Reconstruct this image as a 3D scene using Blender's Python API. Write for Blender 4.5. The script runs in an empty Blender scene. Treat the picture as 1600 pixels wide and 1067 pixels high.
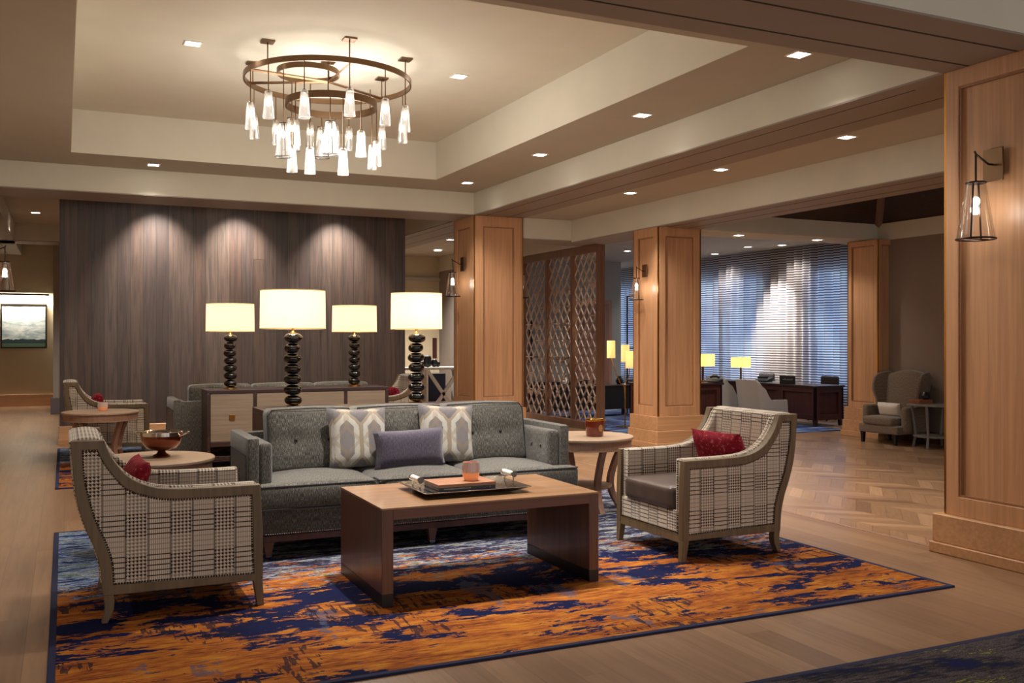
import bpy, bmesh, math, random
from mathutils import Vector, Matrix
random.seed(7)
sc = bpy.context.scene
C = sc.collection
PI = math.pi

# ------------------------------------------------------------------ camera, world, exposure
cam = bpy.data.objects.new('camera', bpy.data.cameras.new('camera'))
C.objects.link(cam)
sc.camera = cam
cam.data.sensor_width = 36.0
cam.data.lens = 1490.0 / 1600.0 * 36.0
cam.data.shift_y = -4.0 / 1600.0
YAW = math.atan(700.0 / 1490.0)
cam.location = (0, 0, 1.3)
cam.rotation_euler = (PI / 2, 0, -YAW)
cam.data.clip_end = 100

sc.view_settings.view_transform = 'Standard'
sc.view_settings.look = 'None'
sc.view_settings.gamma = 1.0
sc.view_settings.use_curve_mapping = False
sc.view_settings.exposure = 1.0
sc.cycles.use_denoising = True
sc.cycles.max_bounces = 7
sc.cycles.diffuse_bounces = 4
sc.cycles.glossy_bounces = 3
sc.cycles.transparent_max_bounces = 12
sc.cycles.caustics_reflective = False
sc.cycles.caustics_refractive = False
sc.cycles.sample_clamp_indirect = 4.0

W = bpy.data.worlds.new('world')
sc.world = W
W.use_nodes = True
W.node_tree.nodes['Background'].inputs[0].default_value = (0.92, 0.88, 0.86, 1)
W.node_tree.nodes['Background'].inputs[1].default_value = 0.68

WARM = (1.0, 0.93, 0.85)
P_SPOT = 68.0       # recessed downlight
P_WASH = 170.0       # wall washers over the plank wall
P_SCONCE = 0.9
P_LAMP = 5.0
E_SHADE = 1.0
E_BULB = 16.0


def lin(c):
    return tuple(((x / 255) / 12.92 if x / 255 <= 0.04045 else ((x / 255 + 0.055) / 1.055) ** 2.4) for x in c)


# ------------------------------------------------------------------ node helper
class NT:
    def __init__(s, name):
        s.m = bpy.data.materials.new(name)
        s.m.use_nodes = True
        s.t = s.m.node_tree
        s.t.nodes.clear()
        s.out = s.t.nodes.new('ShaderNodeOutputMaterial')

    def n(s, typ, **kw):
        nd = s.t.nodes.new('ShaderNode' + typ)
        for k, v in kw.items():
            setattr(nd, k, v)
        return nd

    def put(s, sock, v):
        if isinstance(v, bpy.types.NodeSocket):
            s.t.links.new(v, sock)
        elif isinstance(v, tuple) and len(v) == 3 and sock.type == 'RGBA':
            sock.default_value = (*v, 1)
        else:
            sock.default_value = v

    def co(s, which='Object'):
        return s.n('TexCoord').outputs[which]

    def map(s, v, scale=(1, 1, 1), loc=(0, 0, 0), rot=(0, 0, 0)):
        m = s.n('Mapping')
        s.put(m.inputs[0], v)
        m.inputs['Scale'].default_value = scale
        m.inputs['Location'].default_value = loc
        m.inputs['Rotation'].default_value = rot
        return m.outputs[0]

    def noise(s, v, scale=5, detail=3, rough=0.5, dist=0.0):
        m = s.n('TexNoise')
        s.put(m.inputs['Vector'], v)
        m.inputs['Scale'].default_value = scale
        m.inputs['Detail'].default_value = detail
        m.inputs['Roughness'].default_value = rough
        m.inputs['Distortion'].default_value = dist
        return m.outputs[0]

    def M(s, op, a, b=0.0, c=None):
        m = s.n('Math', operation=op)
        s.put(m.inputs[0], a)
        s.put(m.inputs[1], b)
        if c is not None:
            s.put(m.inputs[2], c)
        return m.outputs[0]

    def mix(s, f, a, b):
        m = s.n('Mix', data_type='RGBA')
        s.put(m.inputs[0], f)
        s.put(m.inputs[6], a)
        s.put(m.inputs[7], b)
        return m.outputs[2]

    def ramp(s, f, stops, interp='LINEAR'):
        r = s.n('ValToRGB')
        r.color_ramp.interpolation = interp
        e = r.color_ramp.elements
        while len(e) < len(stops):
            e.new(0.5)
        for i, (p, c) in enumerate(stops):
            e[i].position = p
            e[i].color = (*c, 1) if isinstance(c, tuple) else (c, c, c, 1)
        s.put(r.inputs[0], f)
        return r.outputs[0]

    def xyz(s, v):
        m = s.n('SeparateXYZ')
        s.put(m.inputs[0], v)
        return m.outputs

    def comb(s, x, y, z=0.0):
        m = s.n('CombineXYZ')
        for i, q in enumerate((x, y, z)):
            s.put(m.inputs[i], q)
        return m.outputs[0]

    def bump(s, h, strength=0.3, dist=0.01):
        b = s.n('Bump')
        b.inputs['Strength'].default_value = strength
        b.inputs['Distance'].default_value = dist
        s.put(b.inputs['Height'], h)
        return b.outputs[0]

    def pbr(s, color, rough=0.5, metal=0.0, normal=None, coat=0.0, emis=None, estr=0.0, sheen=0.0, spec=0.5):
        b = s.n('BsdfPrincipled')
        s.put(b.inputs['Base Color'], color)
        s.put(b.inputs['Roughness'], rough)
        s.put(b.inputs['Metallic'], metal)
        b.inputs['Coat Weight'].default_value = coat
        b.inputs['Specular IOR Level'].default_value = spec
        b.inputs['Sheen Weight'].default_value = sheen
        if normal is not None:
            s.put(b.inputs['Normal'], normal)
        if emis is not None:
            s.put(b.inputs['Emission Color'], emis)
            b.inputs['Emission Strength'].default_value = estr
        s.t.links.new(b.outputs[0], s.out.inputs[0])
        return s.m


def plain(name, rgb, rough=0.5, metal=0.0, **k):
    return NT(name).pbr(lin(rgb), rough, metal, **k)


def plaster(name, rgb, rough=0.85):
    t = NT(name)
    n = t.noise(t.co(), 3, 4)
    c = t.mix(n, lin(tuple(x * 0.95 for x in rgb)), lin(rgb))
    return t.pbr(c, rough, spec=0.2)


def wood(name, dark, light, axis='Z', rough=0.42, fine=1.0, coat=0.0):
    """straight-grained veneer, grain along the given object axis"""
    t = NT(name)
    sc_ = {'X': (0.9, 26, 26), 'Y': (26, 0.9, 26), 'Z': (26, 26, 0.9)}[axis]
    sc_ = tuple(q * fine for q in sc_)
    v = t.map(t.co(), sc_)
    a = t.noise(v, 1.6, 4, 0.6, 0.3)
    b = t.noise(t.map(t.co(), tuple(q * 0.22 for q in sc_)), 1.0, 2, 0.5)
    f = t.M('ADD', t.M('MULTIPLY', a, 0.65), t.M('MULTIPLY', b, 0.35))
    c = t.ramp(f, [(0.36, lin(dark)), (0.64, lin(light))])
    return t.pbr(c, rough, coat=coat, normal=t.bump(a, 0.06, 0.003))


def plank_mat(name, w, l, cols, along='Y', rough=0.38, gap=0.004, grain=0.5, coat=0.0, yz=False):
    """long boards, each with its own tone; along = axis of the boards; yz for a wall in XZ"""
    t = NT(name)
    x, y, z = t.xyz(t.co())
    if yz:
        a, b = x, z
    elif along == 'Y':
        a, b = x, y
    else:
        a, b = y, x
    row = t.M('FLOOR', t.M('DIVIDE', a, w))
    wn = t.n('TexWhiteNoise', noise_dimensions='1D')
    t.put(wn.inputs['W'], row)
    b2 = t.M('ADD', t.M('DIVIDE', b, l), wn.outputs[0])
    cell = t.M('FLOOR', b2)
    wn2 = t.n('TexWhiteNoise', noise_dimensions='2D')
    t.put(wn2.inputs['Vector'], t.comb(row, cell))
    tone = wn2.outputs[0]
    gv = t.comb(t.M('MULTIPLY', a, 34), t.M('MULTIPLY', b, 1.6), t.M('MULTIPLY', tone, 20))
    g = t.noise(gv, 1.0, 5, 0.6, 0.6)
    n = len(cols)
    c = t.ramp(tone, [(i / (n - 1), lin(q)) for i, q in enumerate(cols)])
    c = t.mix(t.M('MULTIPLY', t.M('SUBTRACT', g, 0.42), grain * 2.2), c, lin(tuple(q * 0.55 for q in cols[0])))
    fa = t.M('FRACT', t.M('DIVIDE', a, w))
    fb = t.M('FRACT', b2)
    ga = t.M('MINIMUM', fa, t.M('SUBTRACT', 1.0, fa))
    gb = t.M('MINIMUM', fb, t.M('SUBTRACT', 1.0, fb))
    e = t.M('MINIMUM', t.M('MULTIPLY', ga, w), t.M('MULTIPLY', gb, l))
    line = t.M('LESS_THAN', e, gap / 2)
    c = t.mix(t.M('MULTIPLY', line, 0.55), c, lin(tuple(q * 0.4 for q in cols[0])))
    return t.pbr(c, rough, coat=coat, normal=t.bump(t.M('SUBTRACT', g, t.M('MULTIPLY', line, 2.0)), 0.08, 0.003))


def herringbone_mat(name, cols):
    t = NT(name)
    x, y, z = t.xyz(t.co())
    SW = 0.34                                   # strip width, boards meet in a zigzag
    strip = t.M('FLOOR', t.M('DIVIDE', x, SW))
    par = t.M('MULTIPLY', t.M('SUBTRACT', t.M('MULTIPLY', t.M('FRACT', t.M('DIVIDE', strip, 2.0)), 4.0), 1.0), 1.0)
    u = t.M('ADD', y, t.M('MULTIPLY', x, par))  # slanted board coordinate
    bw = 0.15
    row = t.M('FLOOR', t.M('DIVIDE', u, bw))
    wn = t.n('TexWhiteNoise', noise_dimensions='2D')
    t.put(wn.inputs['Vector'], t.comb(row, strip))
    tone = wn.outputs[0]
    along = t.M('SUBTRACT', x, t.M('MULTIPLY', y, par))
    g = t.noise(t.comb(t.M('MULTIPLY', u, 30), t.M('MULTIPLY', along, 1.5), t.M('MULTIPLY', tone, 9)), 1.0, 4, 0.6, 0.4)
    n = len(cols)
    c = t.ramp(tone, [(i / (n - 1), lin(q)) for i, q in enumerate(cols)])
    c = t.mix(t.M('MULTIPLY', t.M('SUBTRACT', g, 0.42), 0.9), c, lin(tuple(q * 0.6 for q in cols[0])))
    fu = t.M('FRACT', t.M('DIVIDE', u, bw))
    fs = t.M('FRACT', t.M('DIVIDE', x, SW))
    e = t.M('MINIMUM', t.M('MULTIPLY', t.M('MINIMUM', fu, t.M('SUBTRACT', 1.0, fu)), bw),
            t.M('MULTIPLY', t.M('MINIMUM', fs, t.M('SUBTRACT', 1.0, fs)), SW))
    line = t.M('LESS_THAN', e, 0.003)
    c = t.mix(t.M('MULTIPLY', line, 0.5), c, lin(tuple(q * 0.4 for q in cols[0])))
    return t.pbr(c, 0.3)


def plaid_mat(name, pale, dark, mid):
    """glen plaid: bands of houndstooth between bands of fine lines crossed by bars"""
    t = NT(name)
    u, v, _ = t.xyz(t.co('UV'))
    BW = 0.098
    band = t.M('LESS_THAN', t.M('FRACT', t.M('DIVIDE', u, 2 * BW)), 0.47)
    hb = t.M('LESS_THAN', t.M('FRACT', t.M('DIVIDE', v, 0.19)), 0.55)
    p = 0.0165
    fu = t.M('FRACT', t.M('DIVIDE', u, p))
    fv = t.M('FRACT', t.M('DIVIDE', v, p))
    cu = t.M('LESS_THAN', fu, 0.5)
    cv = t.M('LESS_THAN', fv, 0.5)
    dg = t.M('LESS_THAN', t.M('FRACT', t.M('ADD', t.M('DIVIDE', u, p / 2), t.M('DIVIDE', v, p / 2))), 0.5)
    both = t.M('MULTIPLY', cu, cv)
    xor = t.M('ABSOLUTE', t.M('SUBTRACT', cu, cv))
    hound = t.M('MINIMUM', t.M('ADD', both, t.M('MULTIPLY', xor, dg)), 1.0)
    edge = t.M('LESS_THAN', t.M('FRACT', t.M('DIVIDE', t.M('ADD', u, 0.003), BW)), 0.07)
    # line bands
    fine = t.M('LESS_THAN', t.M('FRACT', t.M('DIVIDE', u, 0.0085)), 0.42)
    bars = t.M('LESS_THAN', t.M('FRACT', t.M('DIVIDE', v, 0.024)), 0.23)
    few = t.M('MULTIPLY', bars, t.M('ADD', 0.45, t.M('MULTIPLY', hb, 0.5)))
    lines = t.M('MAXIMUM', t.M('MULTIPLY', fine, 0.55), few)
    h2 = t.M('MULTIPLY', hound, t.M('ADD', 0.72, t.M('MULTIPLY', hb, 0.28)))
    pat = t.M('ADD', t.M('MULTIPLY', band, h2), t.M('MULTIPLY', t.M('SUBTRACT', 1.0, band), lines))
    pat = t.M('MINIMUM', t.M('MAXIMUM', pat, t.M('MULTIPLY', edge, 0.75)), 1.0)
    n = t.noise(t.map(t.co('UV'), (240, 240, 1)), 1, 2)
    base = t.mix(n, lin(mid), lin(pale))
    return t.pbr(t.mix(pat, base, lin(dark)), 0.9, normal=t.bump(pat, 0.25, 0.002), sheen=0.2, spec=0.2)


def tweed_mat(name, a, b, c, sx=110, sy=16):
    t = NT(name)
    n1 = t.noise(t.map(t.co('UV'), (sx, sy, 1)), 1.6, 4, 0.75)
    n2 = t.noise(t.map(t.co('UV'), (300, 300, 1)), 1.0, 2, 0.6)
    f = t.M('ADD', t.M('MULTIPLY', n1, 0.7), t.M('MULTIPLY', n2, 0.3))
    col = t.ramp(f, [(0.36, lin(a)), (0.5, lin(b)), (0.66, lin(c))])
    return t.pbr(col, 0.9, normal=t.bump(f, 0.35, 0.003), sheen=0.3, spec=0.2)


def hex_mat(name):
    """chain of long hexagons: grey cores, white bands, tan grounds"""
    t = NT(name)
    u, v, _ = t.xyz(t.co('UV'))
    nz = t.noise(t.map(t.co('UV'), (24, 24, 1)), 1, 3)
    w = t.M('MULTIPLY', t.M('SUBTRACT', nz, 0.5), 0.014)
    Wd, Hd = 0.19, 0.36
    def hexd(ox, oy):
        x = t.M('ABSOLUTE', t.M('SUBTRACT', t.M('FRACT', t.M('DIVIDE', t.M('ADD', u, ox + 10 * Wd), Wd)), 0.5))
        y = t.M('ABSOLUTE', t.M('SUBTRACT', t.M('FRACT', t.M('DIVIDE', t.M('ADD', v, oy + 10 * Hd), Hd)), 0.5))
        x = t.M('MULTIPLY', x, Wd)
        y = t.M('MULTIPLY', y, Hd)
        d2 = t.M('ADD', t.M('MULTIPLY', x, 0.72), t.M('MULTIPLY', t.M('SUBTRACT', y, 0.068), 0.72))
        return t.M('ADD', t.M('MAXIMUM', x, d2), w)
    d = hexd(0.0, 0.0)
    ir = t.M('MULTIPLY', t.M('SUBTRACT', nz, 0.5), 0.3)
    col = t.ramp(t.M('ADD', t.M('MULTIPLY', d, 10.0), t.M('MULTIPLY', ir, 0.1)),
                 [(0.0, lin((112, 108, 110))), (0.46, lin((182, 178, 170))), (0.80, lin((142, 130, 112))), (1.12, lin((96, 93, 98)))], 'CONSTANT')
    d2 = hexd(Wd / 2, Hd / 2)
    rim = t.M('LESS_THAN', t.M('ABSOLUTE', t.M('SUBTRACT', d2, 0.088)), 0.011)
    col = t.mix(t.M('MULTIPLY', rim, 0.45), col, lin((140, 122, 98)))
    tint = t.noise(t.map(t.co('UV'), (30, 14, 1)), 1, 5, 0.7)
    col = t.mix(t.M('MULTIPLY', t.M('SUBTRACT', tint, 0.3), 0.9), col, lin((138, 130, 120)))
    return t.pbr(col, 0.85, sheen=0.2, spec=0.2)


def rug_mat(name, mode='orange'):
    t = NT(name)
    P = t.co()
    x, y, z = t.xyz(P)
    warp = t.noise(t.map(P, (1.2, 3.0, 1)), 1.4, 3)
    big = t.noise(t.map(P, (1.05, 2.7, 1)), 1.5, 8, 0.66, 0.45)       # blots
    mid = t.noise(t.map(P, (2.2, 9.0, 1), (3, 1, 0)), 1.3, 6, 0.66, 0.2)
    fine = t.noise(t.map(P, (7, 42, 1)), 1.4, 4, 0.7)
    spk = t.noise(t.map(P, (160, 160, 1)), 1.0, 1)
    plaq = t.noise(t.map(P, (3.0, 1.1, 1), (7, 3, 0)), 1.1, 5, 0.6)
    navy = t.mix(fine, lin((10, 15, 48)), lin((22, 30, 76)))
    gold = t.ramp(t.M('ADD', t.M('MULTIPLY', mid, 0.5), t.M('MULTIPLY', fine, 0.5)),
                  [(0.36, lin((84, 42, 26))), (0.44, lin((140, 74, 34))), (0.52, lin((178, 104, 40))), (0.60, lin((196, 130, 46))), (0.70, lin((206, 154, 78)))])
    dark = t.ramp(t.M('ADD', t.M('MULTIPLY', mid, 0.55), t.M('MULTIPLY', fine, 0.45)),
                  [(0.33, lin((22, 22, 34))), (0.47, lin((44, 42, 56))), (0.535, lin((120, 124, 136))), (0.57, lin((188, 188, 186))), (0.60, lin((70, 76, 110))), (0.66, lin((140, 152, 62))), (0.72, lin((60, 64, 96)))])
    if mode == 'dark':
        c = t.ramp(t.M('ADD', t.M('MULTIPLY', big, 0.6), t.M('MULTIPLY', fine, 0.4)),
                   [(0.40, lin((22, 30, 80))), (0.45, lin((40, 38, 44))), (0.53, lin((96, 86, 88))), (0.58, lin((60, 54, 60))), (0.618, lin((170, 170, 70))), (0.64, lin((30, 34, 60)))])
        c = t.mix(t.M('MULTIPLY', t.M('GREATER_THAN', spk, 0.5), 0.5), c, lin((16, 16, 20)))
        return t.pbr(c, 0.95, spec=0.1, normal=t.bump(spk, 0.3, 0.003))
    # navy shapes over gold, more of them towards the middle of the rug
    tear = t.noise(t.map(P, (5, 16, 1), (2, 5, 0)), 1.3, 6, 0.75, 0.4)
    cy = t.M('SUBTRACT', y, t.M('MULTIPLY', t.M('SUBTRACT', warp, 0.5), 0.9))
    m1 = t.M('SUBTRACT', 1.0, t.M('MINIMUM', t.M('ABSOLUTE', t.M('DIVIDE', t.M('SUBTRACT', cy, 1.15), 0.6)), 1.0))
    bl = t.M('ADD', big, t.M('MULTIPLY', m1, 0.10))
    jag = t.M('ADD', bl, t.M('MULTIPLY', t.M('SUBTRACT', tear, 0.5), 0.42))
    isnavy = t.M('GREATER_THAN', jag, 0.557)
    c = t.mix(isnavy, gold, navy)
    greyp = t.M('GREATER_THAN', t.M('ADD', t.M('MULTIPLY', plaq, 0.75), t.M('MULTIPLY', tear, 0.25)), 0.60)
    c = t.mix(t.M('MULTIPLY', greyp, 0.7), c, lin((84, 86, 106)))
    hatch = t.noise(t.map(P, (26, 5, 1), (4, 9, 0), (0, 0, 0.5)), 1.2, 3, 0.6)
    hreg = t.M('GREATER_THAN', t.noise(t.map(P, (1.4, 1.9, 1), (11, 2, 0)), 1.2, 3), 0.56)
    c = t.mix(t.M('MULTIPLY', t.M('MULTIPLY', t.M('GREATER_THAN', hatch, 0.545), hreg), 0.8), c, lin((28, 26, 44)))
    # the far part of the rug runs dark with pale and lime strokes
    far = t.M('ADD', t.M('ADD', cy, t.M('MULTIPLY', t.M('SUBTRACT', tear, 0.5), 2.6)), t.M('MULTIPLY', x, 0.12))
    m = t.n('MapRange')
    t.put(m.inputs[0], far)
    m.inputs[1].default_value = 1.80
    m.inputs[2].default_value = 1.86
    left = t.M('LESS_THAN', t.M('ADD', x, t.M('MULTIPLY', tear, 1.2)), 1.4)
    mf = t.M('ADD', t.M('MULTIPLY', mid, 0.35), t.M('ADD', t.M('MULTIPLY', fine, 0.35), t.M('MULTIPLY', tear, 0.3)))
    dark = t.ramp(mf, [(0.40, lin((20, 20, 30))), (0.48, lin((42, 40, 52))), (0.505, lin((30, 36, 92))), (0.525, lin((120, 124, 136))), (0.54, lin((190, 190, 186))), (0.56, lin((70, 72, 96))), (0.585, lin((150, 156, 66))), (0.61, lin((180, 96, 50))), (0.65, lin((46, 46, 66)))])
    blue = t.ramp(mf, [(0.40, lin((12, 16, 50))), (0.47, lin((28, 42, 100))), (0.505, lin((90, 120, 160))), (0.525, lin((190, 196, 200))), (0.545, lin((40, 50, 70))), (0.575, lin((96, 124, 70))), (0.62, lin((22, 30, 80)))])
    dk = t.mix(left, dark, blue)
    c = t.mix(m.outputs[0], c, dk)
    c = t.mix(t.M('MULTIPLY', spk, 0.34), c, lin((24, 20, 24)))
    return t.pbr(c, 0.95, spec=0.1, normal=t.bump(spk, 0.3, 0.003))


def glass_mat(name, tint=(1, 1, 1), rough=0.02, gloss=0.16, extra=None):
    """thin clear glass: mostly passes light, reflects at its edges"""
    t = NT(name)
    tr = t.n('BsdfTransparent')
    tr.inputs[0].default_value = (*tint, 1)
    gl = t.n('BsdfGlossy')
    gl.inputs['Roughness'].default_value = rough
    lw = t.n('LayerWeight')
    lw.inputs[0].default_value = 0.35
    f = t.M('MINIMUM', t.M('ADD', t.M('MULTIPLY', lw.outputs['Facing'], 0.75), gloss * 0.35), 0.9)
    mx = t.n('MixShader')
    t.put(mx.inputs[0], f)
    t.t.links.new(tr.outputs[0], mx.inputs[1])
    t.t.links.new(gl.outputs[0], mx.inputs[2])
    last = mx.outputs[0]
    if extra:
        df = t.n('BsdfTranslucent')
        df.inputs[0].default_value = (1, 1, 1, 1)
        m2 = t.n('MixShader')
        nz = t.noise(t.map(t.co(), (60, 60, 14)), 1, 3)
        t.put(m2.inputs[0], t.M('MULTIPLY', nz, extra))
        t.t.links.new(last, m2.inputs[1])
        t.t.links.new(df.outputs[0], m2.inputs[2])
        last = m2.outputs[0]
    t.t.links.new(last, t.out.inputs[0])
    return t.m


def emit(name, rgb, s):
    t = NT(name)
    e = t.n('Emission')
    e.inputs[0].default_value = (*rgb, 1)
    e.inputs[1].default_value = s
    t.t.links.new(e.outputs[0], t.out.inputs[0])
    return t.m


def shade_mat(name, rgb, s):
    """lit fabric shade: glows and passes light"""
    t = NT(name)
    weave = t.noise(t.map(t.co(), (200, 200, 200)), 1, 2)
    c = t.mix(t.M('MULTIPLY', weave, 0.3), rgb, tuple(q * 0.8 for q in rgb))
    e = t.n('Emission')
    t.put(e.inputs[0], c)
    e.inputs[1].default_value = s
    d = t.n('BsdfTranslucent')
    d.inputs[0].default_value = (*rgb, 1)
    a = t.n('AddShader')
    t.t.links.new(e.outputs[0], a.inputs[0])
    t.t.links.new(d.outputs[0], a.inputs[1])
    t.t.links.new(a.outputs[0], t.out.inputs[0])
    return t.m


def curtain_mat(name):
    t = NT(name)
    x, y, z = t.xyz(t.co())
    st = t.M('LESS_THAN', t.M('FRACT', t.M('DIVIDE', z, 0.043)), 0.45)
    n = t.noise(t.map(t.co(), (4, 4, 60)), 1, 2)
    d = t.n('BsdfDiffuse')
    tl = t.n('BsdfTranslucent')
    tp = t.n('BsdfTransparent')
    c = t.mix(st, lin((224, 218, 214)), lin((96, 86, 92)))
    t.put(d.inputs[0], c)
    t.put(tl.inputs[0], t.mix(st, lin((235, 232, 230)), lin((100, 92, 100))))
    m1 = t.n('MixShader')
    m1.inputs[0].default_value = 0.45
    t.t.links.new(d.outputs[0], m1.inputs[1])
    t.t.links.new(tl.outputs[0], m1.inputs[2])
    m2 = t.n('MixShader')
    t.put(m2.inputs[0], t.M('MULTIPLY', t.M('SUBTRACT', 1.0, t.M('MULTIPLY', st, 0.8)), 0.05))
    t.t.links.new(m1.outputs[0], m2.inputs[1])
    t.t.links.new(tp.outputs[0], m2.inputs[2])
    t.t.links.new(m2.outputs[0], t.out.inputs[0])
    return t.m


M = {}
M['ceil'] = plaster('shaded_ceiling_plaster', (182, 176, 163))  # plaster darkened: weak light on the soffits is put into the colour
M['coffer'] = plaster('lit_coffer_plaster', (216, 210, 194))  # brighter plaster copy, the coffer's stronger light painted in
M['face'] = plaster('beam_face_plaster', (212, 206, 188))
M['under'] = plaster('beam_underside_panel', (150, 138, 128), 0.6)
M['groove'] = plain('shadow_gap', (40, 30, 26), 0.9)
M['wall'] = plaster('wall_paint', (206, 192, 162))
M['greywall'] = plaster('grey_wall_paint', (150, 140, 132))
M['coolwall'] = plaster('cool_grey_paint', (150, 152, 150))
M['taupe'] = plaster('taupe_wall_paint', (140, 122, 108))
M['oak'] = wood('oak_panel', (178, 132, 94), (205, 155, 113), 'Z', 0.42)
M['oakX'] = wood('oak_plinth', (176, 132, 92), (202, 154, 110), 'X', 0.42)
M['oakY'] = wood('oak_plinth_side', (192, 136, 94), (212, 156, 110), 'Y', 0.42)
M['oakbead'] = wood('oak_moulding_shadow', (136, 96, 64), (160, 118, 82), 'Z', 0.4)  # oak darkened to draw the shadow line inside each panel frame
M['brass'] = plain('aged_brass', (170, 120, 60), 0.35, 1.0)
M['bronze'] = plain('dark_bronze', (58, 46, 40), 0.4, 0.8)
M['antique'] = plain('antique_brass', (128, 102, 78), 0.32, 1.0)
M['plankwall'] = plank_mat('dark_plank_wall', 0.152, 60.0, [(60, 47, 42), (82, 66, 56), (68, 54, 50), (94, 77, 66), (78, 58, 48)], yz=True, rough=0.5, gap=0.007, grain=1.1)
M['floor'] = plank_mat('oak_floor_planks', 0.15, 1.7, [(134, 100, 72), (148, 112, 82), (140, 105, 77), (158, 122, 90), (145, 109, 80)], rough=0.33, gap=0.0025, grain=0.5)
M['herring'] = herringbone_mat('oak_herringbone', [(128, 94, 68), (160, 124, 92), (142, 108, 80), (176, 138, 104), (116, 86, 64)])
M['rug'] = rug_mat('painterly_rug')
M['rugdark'] = rug_mat('charcoal_rug', 'dark')
M['rugedge'] = plain('navy_binding', (18, 22, 60), 0.9)
M['plaid'] = plaid_mat('glen_plaid', (232, 218, 198), (44, 30, 28), (200, 184, 164))
M['frame'] = wood('weathered_ash', (92, 74, 50), (118, 96, 68), 'Z', 0.5)
M['nail'] = plain('nailhead', (54, 36, 26), 0.45, 0.7)
M['leather'] = NT('brown_leather')
_t = M['leather']
M['leather'] = _t.pbr(_t.mix(_t.noise(_t.map(_t.co(), (9, 9, 9)), 1, 4), lin((62, 50, 44)), lin((92, 76, 68))), 0.38, normal=_t.bump(_t.noise(_t.map(_t.co(), (40, 40, 40)), 1, 4), 0.25, 0.004))
_t = NT('red_weave')
M['red'] = _t.pbr(_t.ramp(_t.noise(_t.map(_t.co(), (38, 38, 38)), 1.2, 5, 0.75), [(0.4, lin((112, 14, 30))), (0.58, lin((142, 24, 42))), (0.70, lin((200, 130, 132)))]), 0.85, spec=0.2)
M['tweed'] = tweed_mat('grey_tweed', (26, 24, 24), (72, 69, 66), (156, 152, 136), 200, 24)
M['piping'] = plain('dark_piping', (40, 40, 46), 0.8)
M['tweed2'] = tweed_mat('brown_boucle', (64, 50, 40), (110, 92, 76), (150, 132, 112), 70, 40)
M['hex'] = hex_mat('hexagon_print')
M['plum'] = tweed_mat('plum_weave', (56, 51, 62), (74, 68, 82), (98, 92, 106), 90, 30)
M['cream'] = plain('cream_linen', (214, 204, 190), 0.9)
M['walnutX'] = wood('walnut_lit_top', (140, 102, 70), (176, 134, 96), 'X', 0.34, coat=0.5)  # walnut lightened, gloss and light on the tabletop painted in
M['walnutZ'] = wood('walnut_shaded', (82, 52, 37), (108, 72, 52), 'Z', 0.35, coat=0.15)  # same walnut darkened, shade on the table's sides painted in
M['blackband'] = plain('black_base_band', (22, 18, 20), 0.35)
M['tabletop'] = wood('washed_oak_top', (150, 124, 100), (176, 148, 122), 'X', 0.42)
M['tableleg'] = wood('washed_oak_leg', (136, 100, 82), (162, 124, 102), 'Z', 0.45)
M['espresso'] = wood('espresso_wood', (44, 28, 28), (64, 42, 40), 'X', 0.35)
M['mahog'] = wood('mahogany', (58, 30, 28), (86, 46, 40), 'Z', 0.35)
M['shagreen'] = wood('taupe_grain_door', (124, 110, 94), (148, 132, 114), 'X', 0.5, 1.6)
M['blackglass'] = plain('black_ceramic', (10, 7, 5), 0.08, 0.0, coat=0.3)
M['goldpol'] = plain('polished_brass', (212, 160, 70), 0.2, 1.0)
M['chrome'] = plain('polished_nickel', (220, 214, 208), 0.12, 1.0)
M['silver'] = plain('hammered_silver', (190, 180, 168), 0.22, 1.0, normal=None)
M['marble'] = plain('white_marble', (236, 232, 228), 0.25)
M['copper'] = plain('copper_lacquer', (122, 60, 34), 0.16, 0.75, coat=0.6)
M['enamel'] = plain('white_enamel', (226, 226, 224), 0.2)
M['amber'] = plain('amber_wax', (106, 36, 18), 0.12, 0.0, coat=0.8)
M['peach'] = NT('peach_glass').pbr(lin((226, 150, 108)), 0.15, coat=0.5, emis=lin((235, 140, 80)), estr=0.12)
M['peachtop'] = plain('frosted_rib_glass', (206, 178, 166), 0.2, coat=0.4)
M['lens'] = emit('downlight_lens', (1.0, 0.93, 0.84), 9.0)
M['white'] = plain('white_paint', (236, 232, 226), 0.5)
M['shade'] = shade_mat('lit_linen_shade', (1.0, 0.86, 0.62), E_SHADE * 0.20)
M['shade2'] = shade_mat('lit_yellow_shade', (1.0, 0.74, 0.34), 0.26)
M['shadeedge'] = plain('shade_trim', (224, 200, 150), 0.7)
M['bulb'] = emit('bulb', (1.0, 0.86, 0.68), E_BULB)
M['glass'] = glass_mat('clear_glass', gloss=0.3)
M['pglass'] = glass_mat('rippled_glass', gloss=0.3, rough=0.08, extra=0.2)
M['curtain'] = curtain_mat('striped_sheer')
M['darkwood'] = wood('dark_stained_boards', (40, 24, 22), (58, 36, 32), 'X', 0.55)
M['black'] = plain('black_plastic', (20, 20, 22), 0.4)
M['navy'] = plain('navy_cloth', (24, 28, 52), 0.6)
M['sheers'] = plain('grey_upholstery', (172, 164, 154), 0.8)
M['bluerug'] = NT('blue_rug')
_t = M['bluerug']
M['bluerug'] = _t.pbr(_t.ramp(_t.noise(_t.map(_t.co(), (1.5, 4, 1)), 1.5, 5), [(0.4, lin((24, 34, 74))), (0.52, lin((60, 84, 140))), (0.62, lin((120, 140, 170)))]), 0.95)


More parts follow.
